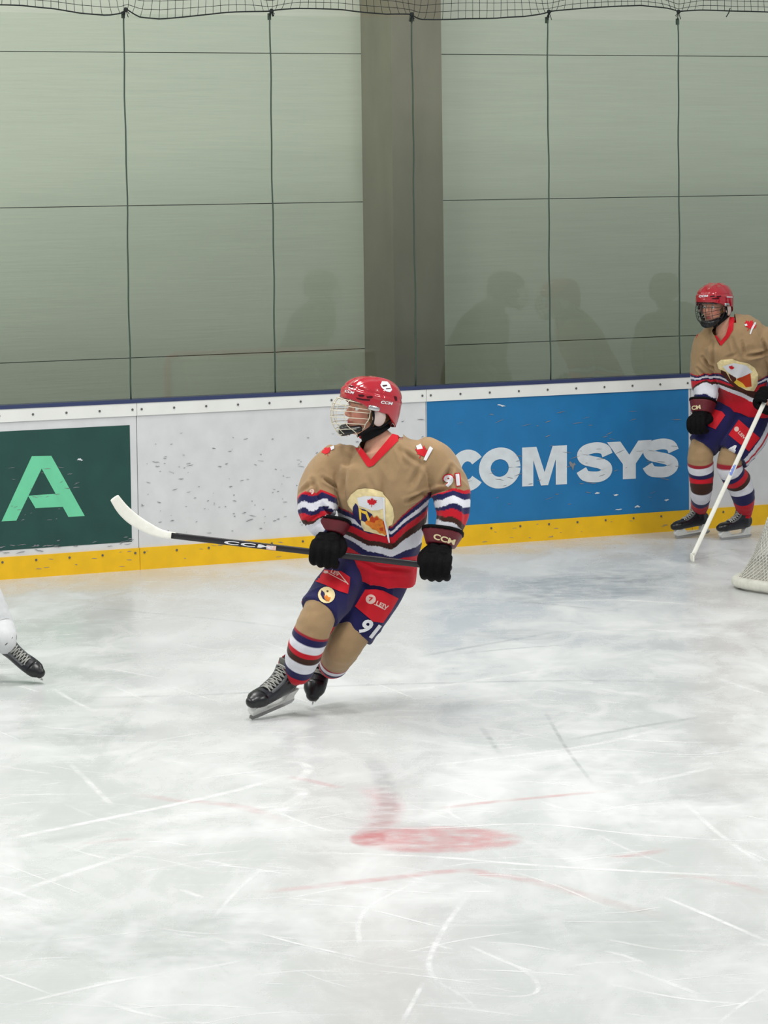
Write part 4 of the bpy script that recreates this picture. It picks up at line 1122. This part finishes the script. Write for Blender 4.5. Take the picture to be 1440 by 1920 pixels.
decal('patch_lettering', text_px('7', 580 + 830 / 7.2, 1050 + 530 / 7.2, 8, 8, 12, .03), pb_, m_red, Pn, .007, 3)
decal('patch_lettering', text_px('LEIV', 580 + 985 / 7.2, 1050 + 612 / 7.2, 24, 8.5, 24, .03), pb_, m_pale, Pn, .0055, 3)
decal('patch_print', [p6([(870, 600), (880, 595), (1030, 668), (1020, 675)])], pb_, m_pale, Pn, .0055)
decal('numeral', text_px('91', 580 + 805 / 7.2, 1050 + 925 / 7.2, 33, 31, 27, .035, 1.0, .2), pb_, m_white, Pn, .005, 3)
# helmet marks
hz = lambda pts: [(600 + x / 8, 690 + y / 8) for x, y in pts]
m_vent = mat('vent_dark', (60, 6, 18), .6, .2)
decal('vent', [hz([(565, 400), (640, 398), (670, 415), (650, 432), (590, 430)])], hb, m_vent, Hm, .0015, 3)
decal('vent', [hz([(695, 425), (780, 420), (800, 438), (760, 455), (705, 450)])], hb, m_vent, Hm, .0015, 3)
decal('vent', [hz([(535, 440), (640, 462), (755, 470), (745, 492), (640, 485), (560, 465)])], hb, m_vent, Hm, .0015, 3)
decal('vent', [hz([(1110, 420), (1150, 430), (1160, 490), (1130, 495)])], hb, m_vent, Hm, .0015, 3)
decal('vent', [hz([(425, 262), (500, 268), (520, 285), (440, 285)])], hb, m_vent, Hm, .0015, 3)
decal('helmet_lettering', text_px('CCM', 600 + 442 / 8, 690 + 357 / 8, 17, 5.2, 14, .04, 1.0, .25), hb, m_white, Hm, .002, 3)
decal('helmet_lettering', text_px('CCM', 600 + 1000 / 8, 690 + 522 / 8, 22, 5.6, 8, .04, 1.0, .25), hb, m_white, Hm, .002, 3)
decal('helmet_sticker', [hz([(930, 200), (1010, 205), (1050, 250), (1080, 330), (1050, 362), (990, 350), (930, 300), (905, 255)])], hb, m_white, Hm, .002, 3)
decal('sticker_mark', [hz([(930, 258), (1000, 250), (1012, 268), (950, 282)]), hz([(985, 305), (1060, 300), (1062, 312), (995, 320)])], hb, m_vent, Hm, .003, 3)
cl = RA['gloves']['L']; cbv = bvh_of(cl[2]); 
CBL = BVHTree.FromPolygons([v.co + ORG for v in cl[2].vertices], [tuple(p.vertices) for p in cl[2].polygons])
decal('glove_lettering', text_px('CCM', 833, 1011, 42, 11, 17, .035, 1.0), CBL, m_gold, cl[0], .004, 3)

def make_stick(name, label, path, blade, m_sh, m_bl, extra=None, hw=.0155, hd=.011):
    global ORG
    ORG = Vector(path[0]); ORG.z = 0
    r = empty(name, ORG, label, 'hockey stick')
    dirv = (Vector(path[-1]) - Vector(path[0])).normalized()
    sh = Loft([(Vector(p), hw, hd) for p in path], ax=tuple(dirv.cross(Vector((0, 1, 0)))), n=16, step=.1, power=4)
    so = mk('shaft', *sh.part, m_sh, r, True)
    bl = Loft(blade[0], ax=blade[1], n=20, step=.02, cap1='round', power=3.5); mk('blade', *bl.part, m_bl, r, True)
    e = path[0]; bt_ = Loft([(e, hw * 1.12, hd * 1.15), (e + dirv * .05, hw * 1.12, hd * 1.15)], ax=tuple(dirv.cross(Vector((0, 1, 0)))), n=16, cap0='round', power=3); mk('butt_end', *bt_.part, m_sh, r, True)
    return r, so, BVHTree.FromPolygons(sh.v, sh.f)
m_shaft = mat('black_shaft', (30, 26, 30), .3, .5)
m_tape = mat('white_tape', (240, 238, 228), .8, .2, .15, 60, .05, 20)
bpth = [((stA0 + sd * .02), .016, .010), (P(304, 1001, 18.27), .020, .008), (P(281, 992, 18.27), .026, .0065), (P(252, 975, 18.26), .030, .006), (P(230, 955, 18.24), .029, .006), (P(215, 934, 18.22), .024, .006)]
rS, so, sb1 = make_stick('hockey_stick', 'black hockey stick with white taped blade held across the body by player 91', [stA1, on_stick(600), stA0], (bpth, (.5, 0, 1)), m_shaft, m_tape)
decal('shaft_lettering', text_px('CCM', 466, 1021.5, 92, 6.5, 6.2, .03, 1.1, .3), sb1, m_white, so, .002, 4)
decal('shaft_band', [[(500, 1022), (518, 1024), (517, 1032), (499, 1030)]], sb1, m_pale, so, .002, 4)

# ---- player at the right edge
Y1 = 26.85; s1 = F / Y1
b = lambda x, y, dz=0.0: P(x, y, Y1 + dz)
orgB = P(1380, 900, Y1); orgB.z = 0
headB = headM((-.55, -.82, -.10), (-.02, -.05, 1), b(1339, 575, -.28))
kR = skate_matrix((-.86, -.48, -.09), (0, 0, 1), (.165, 0, .003), G(1270, 1010)); kL = skate_matrix((-.80, -.58, -.03), (.12, 0, 1), (.165, 0, .003), G(1353, 1013))
anR = kR @ V3((-.050, 0, .200)); anL = kL @ V3((-.050, 0, .200))
wRb = b(1324, 757, -.16); wLb = b(1446, 728, -.36)
sB1 = b(1436, 748, -.42); sB0 = G(1298, 1044, .02); sdB = (sB1 - sB0).normalized(); sBt = sB1 + sdB * .09
gRb = frame((.85, -.45, .1), b(1325, 745, -.1) - b(1311, 797, -.22), b(1311, 797, -.22)) @ Matrix.Scale(1.22, 4)
gLb = frame(sdB, b(1470, 715, -.2) - sB1, sB1) @ Matrix.Scale(1.22, 4)
wRb = gRb @ V3((0, .004, .11)); wLb = gLb @ V3((0, .004, .11))
cfgB = dict(
    loc=orgB, label='hockey player numbered 4 in tan striped jersey standing by the boards with black cage', seed=4.1, head=headB, helmet_mat=m_helmet, cage_mat=m_cageb, cage_label='black wire face cage',
    tax=(cos(radians(24)), -sin(radians(24)), 0),
    torso=[(b(1398, 766, 0), .215, .155), (b(1402, 735, -.04), .205, .155), (b(1392, 695, -.12), .215, .165), (b(1382, 660, -.18), .240, .170), (b(1374, 630, -.23), .235, .145), (b(1362, 612, -.25), .145, .11), (b(1355, 602, -.26), .085, .08)],
    armR=[r1(b(1348, 634, -.18), .088), r1(b(1328, 640, -.14), .095), r1(b(1320, 680, -.09), .096), r1(b(1322, 715, -.08), .094), r1(b(1324, 738, -.12), .084), r1(wRb, .070)],
    armL=[r1(b(1405, 630, -.26), .09), r1(b(1435, 640, -.27), .104), r1(b(1460, 675, -.24), .094), r1(b(1470, 705, -.22), .088), r1(b(1460, 720, -.28), .08), r1(wLb, .068)],
    handL=gLb @ V3((0, 0, .03)), handR=gRb @ V3((0, 0, .03)),
    pelvis=[(b(1392, 740, .0), .175, .14), (b(1390, 795, .02), .17, .14)],
    thighR=[r1(b(1364, 775, .0), .122), r1(b(1338, 808, -.06), .120), r1(b(1317, 838, -.1), .110)],
    thighL=[r1(b(1415, 785, .0), .138), r1(b(1398, 820, -.08), .142), r1(b(1372, 856, -.14), .125)],
    shinR=[r1(b(1318, 832, -.1), .086), r1(b(1313, 858, -.11), .092), r1(b(1315, 890, -.06), .090), r1(b(1315, 922, -.02), .076), r1(anR, .060)],
    shinL=[r1(b(1374, 846, -.14), .088), r1(b(1368, 876, -.15), .090), r1(b(1386, 906, -.05), .094), r1(b(1394, 932, .0), .082), r1(anL, .060)],
    skateR=kR, skateL=kL, gloveR=gRb, gloveL=gLb, cuffR=arm_cuff(gRb, wRb + (b(1322, 715, -.1) - wRb) * .3, (.072, .066), (.094, .090), .085), cuffL=arm_cuff(gLb, b(1466, 715, -.24), (.070, .064), (.094, .088), .09), cuff_mat=m_maroon,
    pants_col=NAVY, stripe=(RED, WHITE), stripe_ang=(-8, -20),
    sleeveL=([724, 716, 710, 700, 696, 690, 684, 681], STR), sleeveR=([744, 729, 725, 713, 709, 704, 700, 698], STR),
    sock=([.26, .285, .35, .395, .465, .525, .64, .735], [TAN, DRED, WHITE, NAVY, RED, BROWN, WHITE, NAVY, RED]),
    torso_col=zcol(orgB, Y1 - .2, 1380, [(1345, 700, 702, 706, 710, 713, 718, 722, 728, 732), (1365, 706, 709, 712, 716, 718, 722, 727, 734, 736), (1400, 716, 718, 720, 722, 724, 732, 744, 752, 753), (1430, 705, 707, 710, 714, 718, 735, 752, 760, 761)],
                   [TAN, DRED, NAVY, WHITE, NAVY, RED, BROWN, WHITE, RED, RED], s1),
    creases=[(1318, 670, 1346, 702, .012, .024), (1308, 690, 1332, 714, .010, .018), (1392, 640, 1397, 668, .010, .014), (1404, 668, 1440, 660, .012, .026), (1430, 638, 1440, 664, .012, .020), (1336, 640, 1338, 700, .014, .016), (1362, 672, 1380, 664, .012, .010), (1372, 636, 1384, 668, .014, .012)])

vp = b(1352, 648, -.42); vl = b(1336, 618, -.4); vr = b(1378, 600, -.4)
cfgB['zcol'] = b(1355, 603, -.26).z
cfgB['vcut'] = vcutter(vp.x, vp.z, vl.x, vl.z, vr.x, vr.z, Y1 - .26, b(1355, 604, -.26).z, orgB, .012)
RB = build_person(cfgB); ORG = orgB.copy()
jb, J, hb, Hm, pb_, Pn = RB['jb'], RB['jersey'], RB['hb'], RB['helmet'], RB['pb'], RB['pants']
b4 = lambda pts: [(1240 + x / 6.62, 510 + y / 6.62) for x, y in pts]
decal('collar', [b4([(660, 790), (690, 790), (735, 860), (800, 780), (830, 680), (850, 560), (905, 560), (890, 720), (830, 820), (740, 918)])], jb, m_red, J, .004, 3)
decal('crest', [b4([(690, 1130), (740, 1090), (880, 1080), (960, 1110), (1080, 1135), (1160, 1190), (1200, 1270), (1195, 1400), (1150, 1480), (1060, 1470), (960, 1440), (860, 1370), (760, 1230), (710, 1200)])], jb, m_cream, J, .004, 3)
decal('crest_band', [b4([(760, 1170), (900, 1130), (1060, 1160), (1130, 1240), (1050, 1290), (930, 1320), (820, 1240)])], jb, m_white, J, .0055, 3)
decal('maple_leaf', [leaf(1240 + 870 / 6.62, 510 + 1190 / 6.62, 5.4, 15)], jb, m_red, J, .007, 3)
decal('crest_curve', [b4([(740, 1215), (800, 1240), (860, 1340), (960, 1420), (1060, 1470), (1160, 1490), (1160, 1530), (1040, 1510), (930, 1450), (820, 1350), (740, 1260)])], jb, m_brownt, J, .0055, 3)
decal('crest_dark', [b4([(830, 1260), (930, 1310), (920, 1400), (860, 1330)])], jb, m_brownt, J, .0055, 3)
decal('crest_flame', [b4([(940, 1330), (1100, 1400), (1060, 1440), (960, 1420), (900, 1370)])], jb, m_yellow, J, .006, 3)
decal('crest_ember', [b4([(1010, 1300), (1105, 1255), (1120, 1420), (1050, 1430), (1010, 1380), (930, 1330)])], jb, m_dorange, J, .0068, 3)
decal('shoulder_leaf', [leaf(1240 + 1100 / 6.62, 510 + 665 / 6.62, 12, 25)], jb, m_red, J, .004, 3)
decal('shoulder_bar', [b4([(1160, 620), (1180, 630), (1130, 720), (1110, 775), (1095, 765), (1120, 690)]), b4([(1030, 650), (1060, 640), (1070, 665), (1040, 670)])], jb, m_white, J, .0055, 3)
decal('shoulder_leaf', [leaf(1240 + 425 / 6.62, 510 + 780 / 6.62, 7, -15)], jb, m_red, J, .004, 3)
decal('helmet_lettering', text_px('CCM', 1240 + 520 / 6.62, 510 + 300 / 6.62, 17, 4, -3, .05, 1, .3), hb, m_white, Hm, .002, 3)
decal('helmet_lettering', [b4([(810, 302), (885, 305), (885, 318), (810, 316)])], hb, m_white, Hm, .002, 3)
for q in ([(600, 298), (660, 290), (670, 305), (610, 312)], [(685, 298), (740, 292), (745, 308), (690, 315)], [(625, 325), (720, 320), (715, 338), (630, 338)]): decal('vent', [b4(q)], hb, m_vent, Hm, .0015, 3)
b5 = lambda pts: [(1240 + x / 4.925, 740 + y / 4.925) for x, y in pts]
cg_ = RB['gloves']['R']; CBR = BVHTree.FromPolygons([v.co + ORG for v in cg_[2].vertices], [tuple(p.vertices) for p in cg_[2].polygons])
decal('glove_lettering', text_px('CM', 1305, 764, 17, 8, -8, .04), CBR, m_gold, cg_[0], .004, 3)
decal('sponsor_patch', [b5([(470, 130), (560, 155), (590, 190), (500, 320), (430, 290), (430, 180)])], pb_, m_red, Pn, .004, 3)
decal('sponsor_patch', [b5([(715, 230), (910, 400), (810, 525), (620, 370)])], pb_, m_red, Pn, .004, 3)
decal('patch_disc', [ngon(1240 + 695 / 4.925, 740 + 318 / 4.925, 4.5, 4.8)], pb_, m_pale, Pn, .0055, 3)
decal('patch_lettering', text_px('LEIV', 1240 + 745 / 4.925, 740 + 375 / 4.925, 17, 6, 48, .03), pb_, m_pale, Pn, .0055, 3)
decal('numeral', text_px('4', 1240 + 655 / 4.925, 740 + 505 / 4.925, 14, 19, 22, .08), pb_, m_white, Pn, .005, 3)
cg_ = RB['gloves']['L']; CBR = BVHTree.FromPolygons([v.co + ORG for v in cg_[2].vertices], [tuple(p.vertices) for p in cg_[2].polygons])
decal('glove_lettering', text_px('CCM', 1446, 728, 28, 8, 12, .04), CBR, m_gold, cg_[0], .004, 3)
m_wsh = mat('white_shaft', (232, 230, 220), .4, .4, 0, 1, .04, 30)
hlB = sB0; bpthB = [(hlB + sdB * .02, .014, .010), (hlB + V3((-.012, -.05, .01)), .020, .007), (hlB + V3((-.018, -.16, .012)), .026, .005), (hlB + V3((-.012, -.27, .014)), .022, .005)]
rS2, so2, sb2 = make_stick('hockey_stick', 'white hockey stick held low by player 4, blade on the ice', [sBt, (sBt + sB0) / 2, sB0], (bpthB, (0, 0, 1)), m_wsh, m_tape)
decal('shaft_print', [[(1370, 868), (1380, 872), (1372, 892), (1362, 888)]], sb2, mat('blue_print', (120, 140, 210), .5), so2, .002, 3)

# ---- skater cut off by the left edge
Y2 = 20.0
c = lambda x, y, dz=0.0: P(x, y, Y2 + dz)
orgC = P(-120, 1100, Y2); orgC.z = 0
headC = headM((.9, -.35, 0), (0, 0, 1), c(-95, 700, -.1))
k1 = skate_matrix((.75, -.45, -.45), (.05, -.85, .50), (.182, 0, .012), G(80, 1276, .012)); k2 = skate_matrix((.9, -.35, 0), (0, 0, 1), (.165, 0, .003), G(-150, 1310))
an1 = k1 @ V3((-.050, 0, .200)); an2 = k2 @ V3((-.050, 0, .200))
g1 = frame((1, -.3, .2), V3((-.3, .1, 1)), c(-40, 930, -.3)) @ Matrix.Scale(1.2, 4); g2 = frame((1, -.3, .2), V3((-.1, .1, 1)), c(-150, 950, -.2)) @ Matrix.Scale(1.2, 4)
gcol = lambda loc: np.tile(np.array(GREYW), (len(loc), 1))
cfgC = dict(
    loc=orgC, label='skater in white socks and black laced skate cut off by the left edge', seed=7.7, head=headC, helmet_mat=m_helmetw, cage_mat=m_cageb, tax=(cos(radians(50)), -sin(radians(50)), 0),
    torso=[(c(-130, 1010, 0), .20, .15), (c(-125, 960, -.02), .195, .15), (c(-118, 900, -.05), .21, .16), (c(-112, 830, -.08), .24, .17), (c(-108, 785, -.1), .235, .145), (c(-102, 758, -.1), .14, .11), (c(-98, 742, -.1), .085, .08)],
    armL=[r1(c(-95, 795, -.25), .09), r1(c(-80, 805, -.3), .10), r1(c(-80, 860, -.32), .09), r1(c(-72, 885, -.32), .085), r1(c(-55, 905, -.32), .068)],
    armR=[r1(c(-130, 795, .05), .09), r1(c(-140, 805, .1), .10), r1(c(-160, 860, .05), .09), r1(c(-160, 900, -.05), .085), r1(c(-154, 925, -.14), .068)],
    handL=g1 @ V3((0, 0, .03)), handR=g2 @ V3((0, 0, .03)), pelvis=[(c(-130, 960, .0), .17, .13), (c(-132, 1015, .0), .165, .13)],
    thighR=[r1(c(-110, 1000, 0), .12), r1(c(-85, 1030, -.12), .118), r1(c(-54, 1062, -.24), .10)], thighL=[r1(c(-155, 1005, 0), .12), r1(c(-165, 1060, -.05), .118), r1(c(-180, 1110, -.1), .10)],
    shinR=[r1(c(-56, 1050, -.24), .088), r1(c(-42, 1080, -.28), .09), r1(c(-24, 1130, -.32), .092), r1(c(-4, 1178, -.34), .090), r1(an1, .073)],
    shinL=[r1(c(-178, 1104, -.1), .088), r1(c(-183, 1140, -.1), .09), r1(c(-188, 1190, -.05), .085), r1(an2, .060)],
    skateR=k1, skateL=k2, gloveR=g2, gloveL=g1, cuffR=arm_cuff(g2, c(-158, 905, -.08), (.062, .052), (.08, .068), .1), cuffL=arm_cuff(g1, c(-66, 890, -.32), (.064, .054), (.082, .07), .1), cuff_mat=m_black,
    pants_col=lin((30, 30, 34)), stripe=(lin((30, 30, 34)), lin((30, 30, 34))), sleeveL=([.01], [GREYW, GREYW]), sleeveR=([.01], [GREYW, GREYW]), sock=([.5], [GREYW, GREYW]), torso_col=gcol, creases=[],
    zcol=c(-98, 744, -.1).z, vcut=lambda loc: loc[:, 2] > c(-98, 744, -.1).z)
RC = build_person(cfgC)

# ---- team mates waiting on the ice beyond the right edge; the photograph shows them mirrored in the rink glass
ORG = Vector((0, 0, 0))
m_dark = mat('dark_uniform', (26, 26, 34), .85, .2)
def copy_dark(src, parent, depth=0):
    n = src.copy(); COL.objects.link(n); n.parent = parent
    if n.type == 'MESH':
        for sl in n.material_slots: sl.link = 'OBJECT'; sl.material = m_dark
    for ch in list(src.children):
        if ch.name.split('.')[0] in ('skate', 'blade', 'blade_holder', 'glove', 'cuff', 'helmet', 'face_cage', 'chin_cup', 'jersey', 'hockey_pants', 'sock', 'body', 'hair', 'toe_cap'): copy_dark(ch, n, depth + 1)
    return n
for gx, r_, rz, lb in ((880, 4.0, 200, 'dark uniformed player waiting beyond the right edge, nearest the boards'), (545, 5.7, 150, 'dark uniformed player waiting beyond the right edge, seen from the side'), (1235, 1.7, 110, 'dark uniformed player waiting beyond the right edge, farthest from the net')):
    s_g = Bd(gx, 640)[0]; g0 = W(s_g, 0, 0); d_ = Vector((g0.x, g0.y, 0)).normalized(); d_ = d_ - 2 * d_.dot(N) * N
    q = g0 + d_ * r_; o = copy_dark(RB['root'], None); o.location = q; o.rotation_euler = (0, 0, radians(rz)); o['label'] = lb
